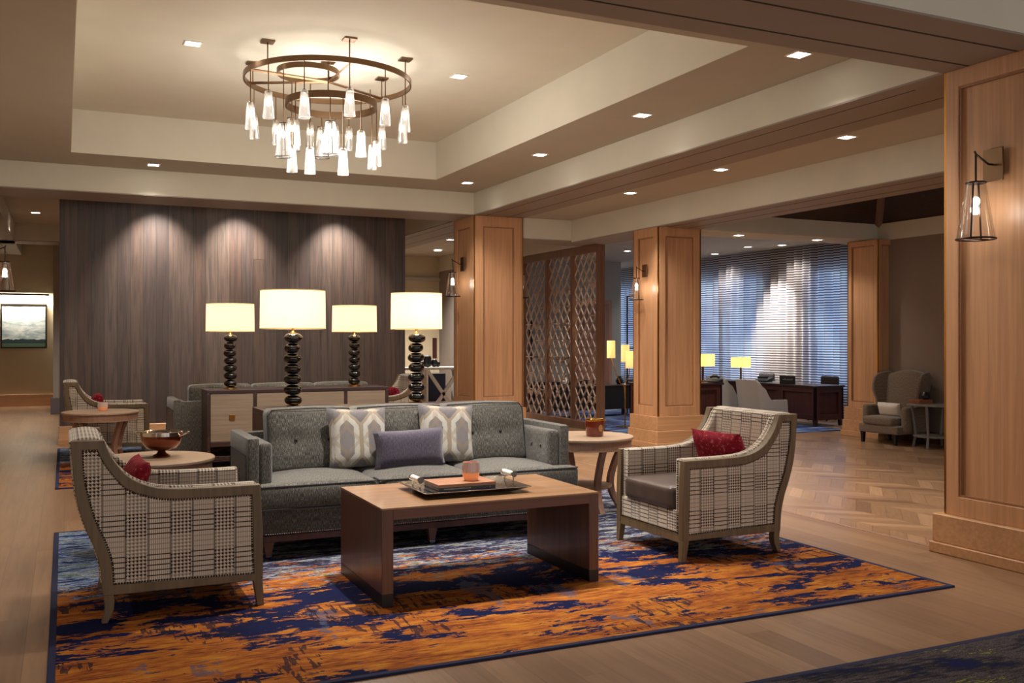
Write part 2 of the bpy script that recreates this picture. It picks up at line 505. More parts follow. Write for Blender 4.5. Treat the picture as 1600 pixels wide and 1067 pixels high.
# ------------------------------------------------------------------ mesh builder
class MB:
    def __init__(s):
        s.v, s.f = [], []

    def add(s, vs, fs):
        o = len(s.v)
        s.v += [tuple(p) for p in vs]
        s.f += [tuple(o + i for i in f) for f in fs]
        return s

    def box(s, x0, x1, y0, y1, z0, z1):
        vs = [(x, y, z) for z in (z0, z1) for y in (y0, y1) for x in (x0, x1)]
        return s.add(vs, [(0, 2, 3, 1), (4, 5, 7, 6), (0, 1, 5, 4), (2, 6, 7, 3), (0, 4, 6, 2), (1, 3, 7, 5)])

    def frustum(s, cx, cy, z0, z1, a0, b0, a1, b1, dx=0, dy=0):
        vs = []
        for z, a, b, ox, oy in ((z0, a0, b0, 0, 0), (z1, a1, b1, dx, dy)):
            for sx, sy in ((-1, -1), (1, -1), (1, 1), (-1, 1)):
                vs.append((cx + ox + sx * a, cy + oy + sy * b, z))
        return s.add(vs, [(3, 2, 1, 0), (4, 5, 6, 7), (0, 1, 5, 4), (1, 2, 6, 5), (2, 3, 7, 6), (3, 0, 4, 7)])

    def lathe(s, prof, n=32, c=(0, 0, 0), cap=True):
        vs = []
        for r, z in prof:
            for i in range(n):
                a = 2 * PI * i / n
                vs.append((c[0] + r * math.cos(a), c[1] + r * math.sin(a), c[2] + z))
        fs = []
        for k in range(len(prof) - 1):
            for i in range(n):
                j = (i + 1) % n
                fs.append((k * n + i, k * n + j, (k + 1) * n + j, (k + 1) * n + i))
        if cap:
            fs.append(tuple(reversed(range(n))))
            fs.append(tuple((len(prof) - 1) * n + i for i in range(n)))
        return s.add(vs, fs)

    def tube(s, pts, r, n=8, closed=False, radii=None):
        pts = [Vector(p) for p in pts]
        m = len(pts)
        vs = []
        ref = Vector((0, 0, 1))
        for i, p in enumerate(pts):
            if closed:
                d = pts[(i + 1) % m] - pts[i - 1]
            else:
                d = pts[min(i + 1, m - 1)] - pts[max(i - 1, 0)]
            d.normalize()
            q = ref if abs(d.dot(ref)) < 0.95 else Vector((1, 0, 0))
            a = d.cross(q).normalized()
            b = a.cross(d).normalized()
            rr = radii[i] if radii else r
            for k in range(n):
                t = 2 * PI * k / n
                vs.append(p + a * (rr * math.cos(t)) + b * (rr * math.sin(t)))
        fs = []
        for i in range(m if closed else m - 1):
            j = (i + 1) % m
            for k in range(n):
                l = (k + 1) % n
                fs.append((i * n + k, i * n + l, j * n + l, j * n + k))
        if not closed:
            fs.append(tuple(reversed(range(n))))
            fs.append(tuple((m - 1) * n + k for k in range(n)))
        return s.add(vs, fs)

    def prism(s, poly, t0, t1, plane='XZ'):
        """poly of 2D points extruded along the third axis from t0 to t1"""
        n = len(poly)
        def at(p, t):
            return {'XZ': (p[0], t, p[1]), 'YZ': (t, p[0], p[1]), 'XY': (p[0], p[1], t)}[plane]
        vs = [at(p, t0) for p in poly] + [at(p, t1) for p in poly]
        fs = [tuple(range(n)), tuple(reversed(range(n, 2 * n)))]
        for i in range(n):
            j = (i + 1) % n
            fs.append((i, n + i, n + j, j))
        return s.add(vs, fs)

    def ring(s, outer, inner, t0, t1, plane='XZ'):
        n = len(outer)
        def at(p, t):
            return {'XZ': (p[0], t, p[1]), 'YZ': (t, p[0], p[1]), 'XY': (p[0], p[1], t)}[plane]
        vs = [at(p, t0) for p in outer] + [at(p, t0) for p in inner] + [at(p, t1) for p in outer] + [at(p, t1) for p in inner]
        fs = []
        for i in range(n):
            j = (i + 1) % n
            fs += [(i, n + i, n + j, j), (2 * n + i, 2 * n + j, 3 * n + j, 3 * n + i), (i, j, 2 * n + j, 2 * n + i), (n + i, 3 * n + i, 3 * n + j, n + j)]
        return s.add(vs, fs)

    def ball(s, c, r, n=8, sz=1.0):
        prof = [(max(1e-4, r * math.sin(PI * k / n)), -r * sz * math.cos(PI * k / n)) for k in range(n + 1)]
        return s.lathe(prof, n * 2, c)

    def soft(s, x0, x1, y0, y1, z0, z1, r=0.03, bulge=(0, 0, 0), n=10, dents=(), shear=None):
        """rounded, slightly crowned cushion block"""
        cx, cy, cz = (x0 + x1) / 2, (y0 + y1) / 2, (z0 + z1) / 2
        h = Vector(((x1 - x0) / 2, (y1 - y0) / 2, (z1 - z0) / 2))
        bm = bmesh.new()
        bmesh.ops.create_cube(bm, size=2)
        bmesh.ops.subdivide_edges(bm, edges=bm.edges[:], cuts=n, use_grid_fill=True)
        out = []
        for v in bm.verts:
            p = Vector([math.copysign(1 - (1 - abs(q)) ** 1.0, q) for q in v.co])
            # push grid lines towards the edges so the rounding is well sampled
            p = Vector([math.sin(q * PI / 2) * 0.75 + q * 0.25 for q in p])
            q = Vector((p.x * h.x, p.y * h.y, p.z * h.z))
            i = Vector([max(-(h[k] - r), min(h[k] - r, q[k])) for k in range(3)])
            d = q - i
            if d.length > 1e-6:
                mx = max(abs(d.x), abs(d.y), abs(d.z))
                q = i + d.normalized() * mx if sum(abs(d[k]) > 1e-6 for k in range(3)) > 1 else q
            ux, uy, uz = p.x, p.y, p.z
            q.x += bulge[0] * ux * (1 - uy ** 2) * (1 - uz ** 2)
            q.y += bulge[1] * uy * (1 - ux ** 2) * (1 - uz ** 2)
            q.z += bulge[2] * uz * (1 - ux ** 2) * (1 - uy ** 2)
            q += Vector((cx, cy, cz))
            for (ax, c, sg, dep) in dents:       # ax: axis pressed, c: point, sg: side, dep: (depth, sigma)
                if (p[ax] * sg) > 0.5:
                    o = [k for k in range(3) if k != ax]
                    rr = sum((q[k] - c[k]) ** 2 for k in o)
                    q[ax] -= sg * dep[0] * math.exp(-rr / (2 * dep[1] ** 2))
            if shear:
                q = shear(q)
            out.append(tuple(q))
        idx = {v: k for k, v in enumerate(bm.verts)}
        fs = [tuple(idx[v] for v in f.verts) for f in bm.faces]
        bm.free()
        return s.add(out, fs)

    def pillow(s, w, h, t, n=18):
        """knife-edge scatter cushion in XZ, thickness along Y, standing on z=0"""
        vs, fs = [], []
        for side in (1, -1):
            for j in range(n + 1):
                for i in range(n + 1):
                    a, b = 2 * i / n - 1, 2 * j / n - 1
                    pin = 1 - 0.07 * (1 - a * a) * abs(b) ** 3
                    pin2 = 1 - 0.07 * (1 - b * b) * abs(a) ** 3
                    th = t / 2 * ((1 - a ** 4) * (1 - b ** 4)) ** 0.55
                    vs.append((a * w / 2 * pin2, side * th, h / 2 + b * h / 2 * pin))
        m = (n + 1) ** 2
        for k, sd in enumerate((1, -1)):
            for j in range(n):
                for i in range(n):
                    a = k * m + j * (n + 1) + i
                    q = (a, a + 1, a + n + 2, a + n + 1)
                    fs.append(tuple(reversed(q)) if sd == 1 else q)
        return s.add(vs, fs)

    def xf(s, mat, start=0):
        s.v = s.v[:start] + [tuple(mat @ Vector(p)) for p in s.v[start:]]
        return s

    def build(s, name, mat, parent=None, bevel=0.0, smooth=35, uvrot=False, merge=False, label=None):
        me = bpy.data.meshes.new(name)
        me.from_pydata(s.v, [], s.f)
        me.validate()
        if merge:
            bm = bmesh.new()
            bm.from_mesh(me)
            bmesh.ops.remove_doubles(bm, verts=bm.verts[:], dist=1e-5)
            bmesh.ops.recalc_face_normals(bm, faces=bm.faces[:])
            bm.to_mesh(me)
            bm.free()
        else:
            bm = bmesh.new()
            bm.from_mesh(me)
            bmesh.ops.recalc_face_normals(bm, faces=bm.faces[:])
            bm.to_mesh(me)
            bm.free()
        uv = me.uv_layers.new(name='UVMap')
        co = [v.co for v in me.vertices]
        for p in me.polygons:
            nx, ny, nz = (abs(q) for q in p.normal)
            for li in p.loop_indices:
                c = co[me.loops[li].vertex_index]
                if nx >= ny and nx >= nz:
                    q = (c.y, c.z)
                elif ny >= nz:
                    q = (c.x, c.z)
                else:
                    q = (c.x, c.y)
                uv.data[li].uv = (q[1], q[0]) if uvrot else q
        if smooth:
            me.shade_smooth()
            me.set_sharp_from_angle(angle=math.radians(smooth))
        me.materials.append(mat)
        o = bpy.data.objects.new(name, me)
        C.objects.link(o)
        if parent:
            o.parent = parent
        if bevel:
            b = o.modifiers.new('bevel', 'BEVEL')
            b.width = bevel
            b.segments = 2
            b.limit_method = 'ANGLE'
            b.angle_limit = math.radians(40)
        if label:
            o['label'] = label
        return o


def tag(o, label, cat, group=None, kind=None):
    o['label'] = label
    o['category'] = cat
    if group:
        o['group'] = group
    if kind:
        o['kind'] = kind
    return o


def thing(name, label, cat, loc=(0, 0, 0), rz=0.0, group=None):
    o = bpy.data.objects.new(name, None)
    o.empty_display_size = 0.1
    C.objects.link(o)
    o.location = loc
    o.rotation_euler = (0, 0, rz)
    return tag(o, label, cat, group)


def struct(name, mb, mat, parent=None, **k):
    o = mb.build(name, mat, parent, **k)
    if parent is None:
        o['kind'] = 'structure'
    return o


def B(*a):
    return MB().box(*a)


def copy_tree(o, parent=None):
    c = o.copy()
    C.objects.link(c)
    if parent:
        c.parent = parent
    for ch in list(o.children):
        copy_tree(ch, c)
    return c


def dup(root, label, loc, rz=0.0, group=None):
    c = copy_tree(root)
    c.location = loc
    c.rotation_euler = (0, 0, rz)
    c['label'] = label
    if group:
        c['group'] = group
    return c


def crom(pts, n=6):
    """smooth open curve through points"""
    P_ = [Vector(p) for p in pts]
    out = []
    for i in range(len(P_) - 1):
        p0, p1, p2, p3 = P_[max(i - 1, 0)], P_[i], P_[i + 1], P_[min(i + 2, len(P_) - 1)]
        for k in range(n):
            t = k / n
            out.append(0.5 * ((2 * p1) + (p2 - p0) * t + (2 * p0 - 5 * p1 + 4 * p2 - p3) * t * t + (3 * p1 - p0 - 3 * p2 + p3) * t ** 3))
    out.append(P_[-1])
    return [tuple(p) for p in out]


def resample(pts, n):
    P_ = [Vector(p) for p in crom(pts, 8)]
    L = [0]
    for a, b in zip(P_, P_[1:]):
        L.append(L[-1] + (b - a).length)
    out, k = [], 0
    for i in range(n):
        t = L[-1] * i / (n - 1)
        while k < len(L) - 2 and L[k + 1] < t:
            k += 1
        f = (t - L[k]) / max(1e-9, L[k + 1] - L[k])
        out.append(tuple(P_[k].lerp(P_[k + 1], f)))
    return out


def light(name, typ, loc, power, color=WARM, parent=None, **k):
    d = bpy.data.lights.new(name, typ)
    d.energy = power
    d.color = color
    for a, b in k.items():
        setattr(d, a, b)
    o = bpy.data.objects.new(name, d)
    C.objects.link(o)
    o.location = loc
    if parent:
        o.parent = parent
    return o


# ------------------------------------------------------------------ the shell
ZB, ZS, ZC = 2.92, 3.212, 3.658          # beam underside, soffit, coffer ceiling
LX0, LX1 = 4.86, 5.58                    # long beam on the right of the seating bay
YB0, YB1 = 11.52, 12.24                  # cross beam behind the seating bay
YN0, YN1 = 3.445, 4.15                   # cross beam nearest the camera
WX0, WX1 = -1.46, -0.74                  # long beam on the left

struct('floor', MB().add([(-5.5, -3, 0), (4.92, -3, 0), (4.92, 21, 0), (-5.5, 21, 0)], [(0, 1, 2, 3)]), M['floor'])
struct('floor', MB().add([(4.92, -3, 0), (12.5, -3, 0), (12.5, 21, 0), (4.92, 21, 0)], [(0, 1, 2, 3)]), M['herring'])
struct('trim_1', B(4.905, 4.935, -3, 21, 0.0, 0.002), M['tableleg'])

# ceiling of the seating bay with its raised centre
cx0, cx1, cy0, cy1 = 0.062, 4.05, 4.98, 10.76
T = 0.12
mb = MB()
mb.box(WX0, cx0, -3, YB0 + 0.1, ZS, ZS + T).box(cx1, LX0 + 0.1, -3, YB0 + 0.1, ZS, ZS + T)
mb.box(cx0, cx1, -3, cy0, ZS, ZS + T).box(cx0, cx1, cy1, YB0 + 0.1, ZS, ZS + T)
mb.box(-5.5, WX0, -3, YB0 + 0.1, ZS, ZS + T)
mb.box(LX0, LX1 + 0.8, -3, YN0, ZS, ZS + T)
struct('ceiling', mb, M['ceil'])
mb = MB()
mb.box(cx0 - 0.05, cx0 + 0.004, cy0 - 0.05, cy1 + 0.05, ZS + 0.0005, ZC).box(cx1 - 0.004, cx1 + 0.05, cy0 - 0.05, cy1 + 0.05, ZS + 0.0005, ZC)
mb.box(cx0, cx1, cy0 - 0.05, cy0 + 0.004, ZS + 0.0005, ZC).box(cx0, cx1, cy1 - 0.004, cy1 + 0.05, ZS + 0.0005, ZC)
mb.box(cx0 - 0.05, cx1 + 0.05, cy0 - 0.05, cy1 + 0.05, ZC, ZC + 0.1)
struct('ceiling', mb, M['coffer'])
# hall beyond the back beam
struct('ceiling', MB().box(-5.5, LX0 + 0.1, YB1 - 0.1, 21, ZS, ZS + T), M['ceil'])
# aisle ceiling and office ceiling
struct('ceiling', MB().box(LX1 - 0.02, 6.90, YN0, 18.6, ZB + 0.012, ZB + 0.2), M['ceil'])
struct('ceiling', MB().box(6.93, 12.4, 9.98, 21, 2.9, 3.0), M['ceil'])

# beams: painted faces, darker panelled undersides with shadow gaps
def beam(x0, x1, y0, y1, z0, z1, axis, grooves=True):
    struct('trim_beam', B(x0, x1, y0, y1, z0 + 0.012, z1), M['face'])
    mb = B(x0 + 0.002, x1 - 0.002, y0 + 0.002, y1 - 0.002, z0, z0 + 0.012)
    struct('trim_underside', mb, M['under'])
    if grooves:
        g = MB()
        w = (x1 - x0) if axis == 'Y' else (y1 - y0)
        for q in (0.29, 0.745):
            if axis == 'Y':
                xx = x0 + w * (0.215 if q < 0.5 else 0.67)
                g.box(xx - 0.004, xx + 0.004, y0 + 0.35, y1 - 0.02, z0 - 0.0015, z0 + 0.001)
            else:
                yy = y0 + w * q
                g.box(x0 + 0.3, x1 - 0.24, yy - 0.007, yy + 0.007, z0 - 0.0015, z0 + 0.001)
        struct('trim_groove', g, M['groove'])

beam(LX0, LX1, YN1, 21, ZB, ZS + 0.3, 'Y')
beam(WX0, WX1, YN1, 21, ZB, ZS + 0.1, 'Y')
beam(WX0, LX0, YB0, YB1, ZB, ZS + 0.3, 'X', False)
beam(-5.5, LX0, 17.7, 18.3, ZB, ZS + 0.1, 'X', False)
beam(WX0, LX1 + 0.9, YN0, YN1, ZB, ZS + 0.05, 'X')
# lower beams over the second column
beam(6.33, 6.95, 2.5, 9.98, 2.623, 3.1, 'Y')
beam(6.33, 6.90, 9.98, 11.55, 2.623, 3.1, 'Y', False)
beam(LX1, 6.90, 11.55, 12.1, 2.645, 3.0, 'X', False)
struct('trim_beam', B(6.95, 9.83, 9.40, 9.98, 2.61, 3.1), M['face'])
struct('trim_beam', B(9.78, 9.86, 2.5, 9.40, 2.60, 2.82), M['face'])
struct('wall_bulkhead', B(6.76, 6.92, 12.1, 17.9, 2.645, 2.93), M['face'])
# dark boarded hipped ceiling
zc = 2.82
mb = MB().add([(6.95, 9.40, zc), (9.80, 9.40, zc), (8.38, 7.9, 3.75), (6.95, 2.5, zc), (9.80, 2.5, zc), (8.38, 4.0, 3.75)],
              [(0, 1, 2), (1, 4, 5, 2), (4, 3, 5), (3, 0, 2, 5)])
struct('ceiling', mb, M['darkwood'], smooth=0)
mb = MB()
for a, b in (((9.78, 9.38, zc), (8.38, 7.9, 3.74)), ((9.78, 2.6, zc), (8.38, 4.0, 3.74)), ((6.98, 9.38, zc), (8.38, 7.9, 3.74)), ((8.38, 7.9, 3.74), (8.38, 4.0, 3.74))):
    mb.tube([a, b], 0.055, 4)
struct('trim_rib', mb, plain('rib_wood', (130, 100, 88), 0.6), smooth=0)

# walls
struct('wall_planks', B(-0.05, 4.40, 12.95, 13.2, 0, ZS), M['plankwall'])
struct('baseboard_planks', B(-0.06, 4.41, 12.90, 12.95, 0, 0.225), M['oakX'], bevel=0.006)
struct('baseboard_planks', B(-0.07, 4.42, 12.885, 12.9, 0, 0.07), M['oakX'], bevel=0.004)
struct('wall_back', B(-5.5, 7.1, 20.7, 20.85, 0, 3.3), M['wall'])
struct('baseboard_back', B(-5.5, 7.1, 20.66, 20.7, 0, 0.23), M['oakX'], bevel=0.005)
struct('wall_pier', B(-0.17, 4.6, 18.3, 20.69, 0, 3.3), M['greywall'])
struct('baseboard_pier', B(-0.21, 4.62, 18.24, 18.3, 0, 0.28), plain('grey_baseboard', (92, 82, 84), 0.6), bevel=0.005)
struct('wall_left', B(-5.6, -5.5, -3, 21, 0, 3.3), M['wall'])
struct('wall_far', B(4.6, 6.83, 17.9, 18.05, 0, 2.95), M['wall'])
struct('wall_far', B(4.6, 4.75, 18.04, 20.7, 0, 3.3), M['wall'])
struct('trim_cornice', B(4.6, 6.83, 17.84, 17.9, 2.45, 2.52), M['ceil'])
struct('wall_screen', B(6.80, 6.93, 14.86, 18.05, 0, 2.95), M['greywall'])
struct('wall_office', B(6.93, 10.49, 17.0, 17.15, 0, 2.9), M['coolwall'])
struct('wall_alcove', B(9.80, 9.92, -3, 9.25, 0, 2.82), M['taupe'])
struct('baseboard_alcove', B(9.765, 9.80, 2, 9.2, 0, 0.14), M['mahog'])
struct('wall_return', B(9.86, 12.4, 9.30, 9.42, 0, 2.9), M['coolwall'])

# door in the office wall
dr = thing('door_1', 'wooden door in the office back wall beyond the screen', 'door', (9.75, 16.98, 0))
dr['kind'] = 'structure'
B(-0.5, 0.5, -0.03, 0.015, 0, 2.1).build('door_frame', M['tableleg'], dr, bevel=0.006)
B(-0.42, 0.42, -0.045, -0.03, 0.02, 2.02).build('door_leaf', wood('door_wood', (120, 84, 70), (146, 106, 88), 'Z'), dr, bevel=0.004)

# windows behind the curtains (dusk-blue daylight)
_t = NT('window_daylight')
_e = _t.n('Emission')
_g = _t.ramp(_t.noise(_t.map(_t.co(), (1, 1.8, 1.3)), 1.2, 4, 0.6), [(0.38, (0.06, 0.12, 0.30)), (0.5, (0.25, 0.42, 0.75)), (0.62, (0.6, 0.8, 1.0))])
_t.put(_e.inputs[0], _g)
_e.inputs[1].default_value = 1.9
_t.t.links.new(_e.outputs[0], _t.out.inputs[0])
WG = _t.m
for i, (a, b) in enumerate(((9.75, 10.7), (11.0, 12.7), (13.8, 16.2), (17.0, 19.4))):
    w = thing('window_%d' % (i + 1), 'tall window with a dark mullion glowing blue behind the striped curtain', 'window', (11.68, 0, 0))
    w['kind'] = 'structure'
    f = MB()
    f.ring([(a, 0.42), (b, 0.42), (b, 2.5), (a, 2.5)], [(a + .06, 0.48), (b - .06, 0.48), (b - .06, 2.44), (a + .06, 2.44)], -0.04, 0.04, 'YZ')
    f.box(-0.03, 0.03, (a + b) / 2 - 0.03, (a + b) / 2 + 0.03, 0.44, 2.48)
    f.box(-0.03, 0.03, a, b, 1.9, 1.95)
    f.build('window_frame', M['black'], w)
    B(0.03, 0.05, a, b, 0.42, 2.5).build('window_pane', WG, w)
mb = MB()
ys = [9.4, 9.75, 10.7, 11.0, 12.7, 13.8, 16.2, 17.0, 19.4, 21]
for k in range(0, 10, 2):
    mb.box(11.64, 11.9, ys[k], ys[k + 1], 0, 2.9)
mb.box(11.64, 11.9, 9.4, 21, 0, 0.42).box(11.64, 11.9, 9.4, 21, 2.5, 2.9)
struct('wall_window', mb, plain('window_wall_paint', (96, 92, 96), 0.8))

# curtains: one sheer per span, gathered in folds
def curtain(y0, y1, label):
    n = int((y1 - y0) / 0.018)
    vs, fs = [], []
    for j, z in enumerate((0.02, 0.9, 1.9, 2.89)):
        for i in range(n + 1):
            y = y0 + (y1 - y0) * i / n
            a = 0.042 * math.sin(y * 2 * PI / 0.19 + 0.9 * math.sin(y * 3.1)) + 0.018 * math.sin(y * 2 * PI / 0.41 + j * 0.3)
            vs.append((11.48 + a, y, z))
    for j in range(3):
        for i in range(n):
            q = j * (n + 1) + i
            fs.append((q, q + 1, q + n + 2, q + n + 1))
    o = MB().add(vs, fs).build('curtain', M['curtain'])
    return tag(o, label, 'curtain', None)

curtain(9.7, 12.37, 'striped sheer curtain beside the far wood panelled column')
curtain(12.30, 14.97, 'striped sheer curtain lit pale behind the desk chairs')
curtain(14.90, 20.0, 'striped sheer curtain hanging furthest along the window wall')

# ------------------------------------------------------------------ panelled columns
def column(x0, x1, y0, y1, h, label, tiers, faces=('L', 'F', 'R', 'K'), st=0.105, zp0=None, brass=True):
    """oak clad column: core, framed panels on each face, brass corner strips, stepped plinth"""
    c = thing('wood_column', label, 'column', ((x0 + x1) / 2, (y0 + y1) / 2, 0))
    c['kind'] = 'structure'
    a, b = (x1 - x0) / 2, (y1 - y0) / 2
    zt = tiers[0][0]
    zb = zt
    e = 0.028
    B(-a + e, a - e, -b + e, b - e, 0, h).build('core', M['oak'], c)
    stl = MB()
    z0p, z1p = zb + st * 1.1, h - st
    # frames on faces
    def frame_x(sx):
        X0, X1 = sorted((sx * (a - e), sx * a))
        stl.ring([(-b + .02, zb), (b - .02, zb), (b - .02, h), (-b + .02, h)],
                 [(-b + st, z0p), (b - st, z0p), (b - st, z1p), (-b + st, z1p)], X0, X1, 'YZ')
    def frame_y(sy):
        Y0, Y1 = sorted((sy * (b - e), sy * b))
        stl.ring([(-a + .02, zb), (a - .02, zb), (a - .02, h), (-a + .02, h)],
                 [(-a + st, z0p), (a - st, z0p), (a - st, z1p), (-a + st, z1p)], Y0, Y1, 'XZ')
    frame_x(-1); frame_x(1); frame_y(-1); frame_y(1)
    stl.build('panel_frame', M['oak'], c, bevel=0.003)
    bd = MB()
    for sgn in (-1, 1):
        X0, X1 = sorted((sgn * (a - e), sgn * (a - 0.008)))
        bd.ring([(-b + st, z0p), (b - st, z0p), (b - st, z1p), (-b + st, z1p)], [(-b + st + .014, z0p + .014), (b - st - .014, z0p + .014), (b - st - .014, z1p - .014), (-b + st + .014, z1p - .014)], X0, X1, 'YZ')
        Y0, Y1 = sorted((sgn * (b - e), sgn * (b - 0.008)))
        bd.ring([(-a + st, z0p), (a - st, z0p), (a - st, z1p), (-a + st, z1p)], [(-a + st + .014, z0p + .014), (a - st - .014, z0p + .014), (a - st - .014, z1p - .014), (-a + st + .014, z1p - .014)], Y0, Y1, 'XZ')
    bd.build('panel_moulding', M['oakbead'], c, smooth=0)
    br = MB()
    for sx in (-1, 1):
        for sy in (-1, 1):
            px, py = sx * (a - 0.012), sy * (b - 0.012)
            br.box(px - 0.009, px + 0.009, py - 0.009, py + 0.009, zb, h)
    br.build('corner_strip', M['brass'], c, label='thin brass strips let into the corners')
    z1 = zt
    for i, (z, o) in enumerate(tiers):
        zl = tiers[i + 1][0] if i + 1 < len(tiers) else 0.0
        p = B(-a - o, a + o, -b - o, b + o, zl, z)
        p.build('plinth', M['oakX'], c, bevel=0.006)
    return c

TQ = [(0.235, 0.045), (0.065, 0.06)]
TC = [(0.384, 0.028), (0.218, 0.045), (0.075, 0.062)]
column(LX0, LX1, YN1 - 0.655, YN1, ZB, 'large oak panelled column in the right foreground with a lantern sconce', TQ)
column(LX0, LX1, YB0, YB1, ZB, 'oak panelled column behind the sofa, left of the lattice screen', TC, st=0.135)
column(WX0, WX1, YB0, YB1, ZB, 'oak panelled column at the left end of the back beam', TC)
column(6.33, 6.95, 9.43, 9.98, 2.623, 'oak panelled column to the right of the lattice screen', TC)
column(9.58, 9.90, 9.2, 9.74, 2.60, 'oak panelled column between the curtain and the wing chair', TC, st=0.07)

# ------------------------------------------------------------------ lattice screen
sx = 6.83
scn = thing('lattice_screen', 'tall brown divider of openwork diamond lattice panels between two columns', 'screen', (sx, 0, 0))
yy = [11.56, 12.38, 13.2, 14.02, 14.84]
fr = MB()
fr.box(-0.045, 0.045, yy[0], yy[-1], 0.02, 0.11).box(-0.045, 0.045, yy[0], yy[-1], 2.53, 2.64)
for i, q in enumerate(yy):
    w = 0.05 if i in (0, 4) else 0.03
    a = q if i == 0 else (q - 2 * w if i == 4 else q - w)
    fr.box(-0.045, 0.045, a, a + 2 * w, 0.11, 2.53)
fr.box(-0.045, 0.045, yy[0], yy[-1], 0, 0.02)
fr.build('screen_frame', wood('screen_brown', (104, 72, 54), (134, 98, 76), 'Z', 0.4), scn, bevel=0.004)
LM = plain('lattice_champagne', (176, 150, 132), 0.55, 0.0)
def seg_clip(p, q, y0, y1, z0, z1):
    (ya, za), (yb, zb) = p, q
    t0, t1 = 0.0, 1.0
    for d, lo, hi, s in ((yb - ya, y0, y1, ya), (zb - za, z0, z1, za)):
        if abs(d) < 1e-9:
            if s < lo or s > hi:
                return None
            continue
        a, b = (lo - s) / d, (hi - s) / d
        if a > b:
            a, b = b, a
        t0, t1 = max(t0, a), min(t1, b)
    if t1 - t0 < 0.01:
        return None
    return (ya + (yb - ya) * t0, za + (zb - za) * t0), (ya + (yb - ya) * t1, za + (zb - za) * t1)
def bar(mb, p, q, w, t):
    d = Vector((q[0] - p[0], q[1] - p[1])).normalized() * w / 2
    nrm = (-d.y, d.x)
    pts = [(p[0] + nrm[0], p[1] + nrm[1]), (q[0] + nrm[0], q[1] + nrm[1]), (q[0] - nrm[0], q[1] - nrm[1]), (p[0] - nrm[0], p[1] - nrm[1])]
    mb.prism(pts, -t, t, 'YZ')
rng = random.Random(3)
for i in range(4):
    a, b = yy[i] + (0.10 if i == 0 else 0.03), yy[i + 1] - (0.10 if i == 3 else 0.03)
    z0, z1 = 0.11, 2.53
    nx_ = 4
    px = (b - a) / nx_
    pz = px * 1.36
    mb = MB()
    k = -int(3 / pz) - 3
    H_ = (b - a) * pz / px
    zz = z0 - H_ - pz
    while zz < z1 + H_:
        for s_ in (0, 1):
            p = (a, zz) if s_ == 0 else (a, zz + H_)
            q = (b, zz + H_) if s_ == 0 else (b, zz)
            r = seg_clip(p, q, a, b, z0, z1)
            if r:
                bar(mb, r[0], r[1], 0.016, 0.009 if s_ else 0.0085)
        zz += pz
    # small chevrons and cross ties that break up the diamonds
    for _ in range(30):
        cyk = a + px * (rng.randrange(1, 2 * nx_) / 2)
        row = rng.randrange(1, int((z1 - z0) / pz) - 1)
        zc_ = z0 + row * pz - (H_ + pz) % pz
        if rng.random() < 0.5:
            r = seg_clip((cyk - px * .5, zc_ + pz * .5), (cyk + px * .5, zc_ + pz * .5), a, b, z0, z1)
            if r:
                bar(mb, r[0], r[1], 0.014, 0.008)
        else:
            for s_ in (-1, 1):
                r = seg_clip((cyk, zc_ + pz * 0.2), (cyk + s_ * px * .3, zc_ + pz * .55), a, b, z0, z1)
                if r:
                    bar(mb, r[0], r[1], 0.014, 0.008)
    mb.build('lattice_panel', LM, scn, smooth=0)

# ------------------------------------------------------------------ recessed downlights
def downlight(x, y, z, label, r=0.055, spot=True, power=None, ang=120, group=None, blend=0.8, tilt=0.0, tilt_y=0.0):
    d = thing('recessed_downlight', label, 'ceiling light', (x, y, z), 0, group)
    MB().ring([(-r - .012, -r - .012), (r + .012, -r - .012), (r + .012, r + .012), (-r - .012, r + .012)],
              [(-r, -r), (r, -r), (r, r), (-r, r)], -0.006, 0.0, 'XY').build('trim_ring', M['white'], d)
    MB().box(-r, r, -r, r, -0.004, -0.001).build('lens', M['lens'], d, label='glowing square lens')
    if spot:
        sl = light('spot_lamp', 'SPOT', (0, 0, -0.03), power or P_SPOT, WARM, d, spot_size=math.radians(ang), spot_blend=blend, shadow_soft_size=0.05)
        sl.rotation_euler = (tilt, 0, tilt_y) if not tilt_y else (0, tilt_y, 0)
    return d

for x, y, t in ((0.89, 11.15, 'left end of the rear soffit above the plank wall'), (4.47, 10.8, 'corner of the soffit above the nearer oak column'),
                (4.47, 8.83, 'right soffit, second from the column corner'), (4.47, 6.9, 'right soffit, third from the column corner'),
                (4.47, 4.98, 'right soffit, nearest the foreground column')):
    downlight(x, y, ZS, 'square recessed light in the ' + t)
downlight(0.93, 7.97, ZC, 'square recessed light in the raised ceiling left of the chandelier')
downlight(3.21, 7.95, ZC, 'square recessed light in the raised ceiling right of the chandelier')
downlight(0.93, 5.6, ZC, 'square recessed light at the near left of the raised ceiling')
downlight(2.05, 5.2, ZC, 'unseen square recessed light added over the coffee table to brighten it', power=300, ang=60)  # added out of view to brighten the tabletop
downlight(3.21, 5.6, ZC, 'square recessed light at the near right of the raised ceiling')
downlight(-0.39, 16.12, ZS, 'square recessed light in the hall ceiling above the painting', power=130)
downlight(-2.2, 16.12, ZS, 'unseen square recessed light added in the left hall ceiling to brighten the hall', power=130)  # added out of view, extra light for the dark hall
downlight(-0.8, 19.6, ZS, 'square recessed light added just in front of the painting wall to brighten it', power=110)  # added lamp, lifts the wall around the painting
downlight(-3.2, 8.5, ZS, 'unseen recessed light added left of the seating bay to brighten the floor, further back', power=150)  # added behind the left beam to light the floor
downlight(-3.2, 4.5, ZS, 'unseen recessed light added left of the seating bay to brighten the floor, nearer', power=150)  # second added lamp behind the left beam, for the floor
downlight(5.3, 16.0, ZB, 'square recessed light added in the aisle beyond the white X-frame table to brighten the far wall', power=170)  # added lamp, brightens the wall left of the column
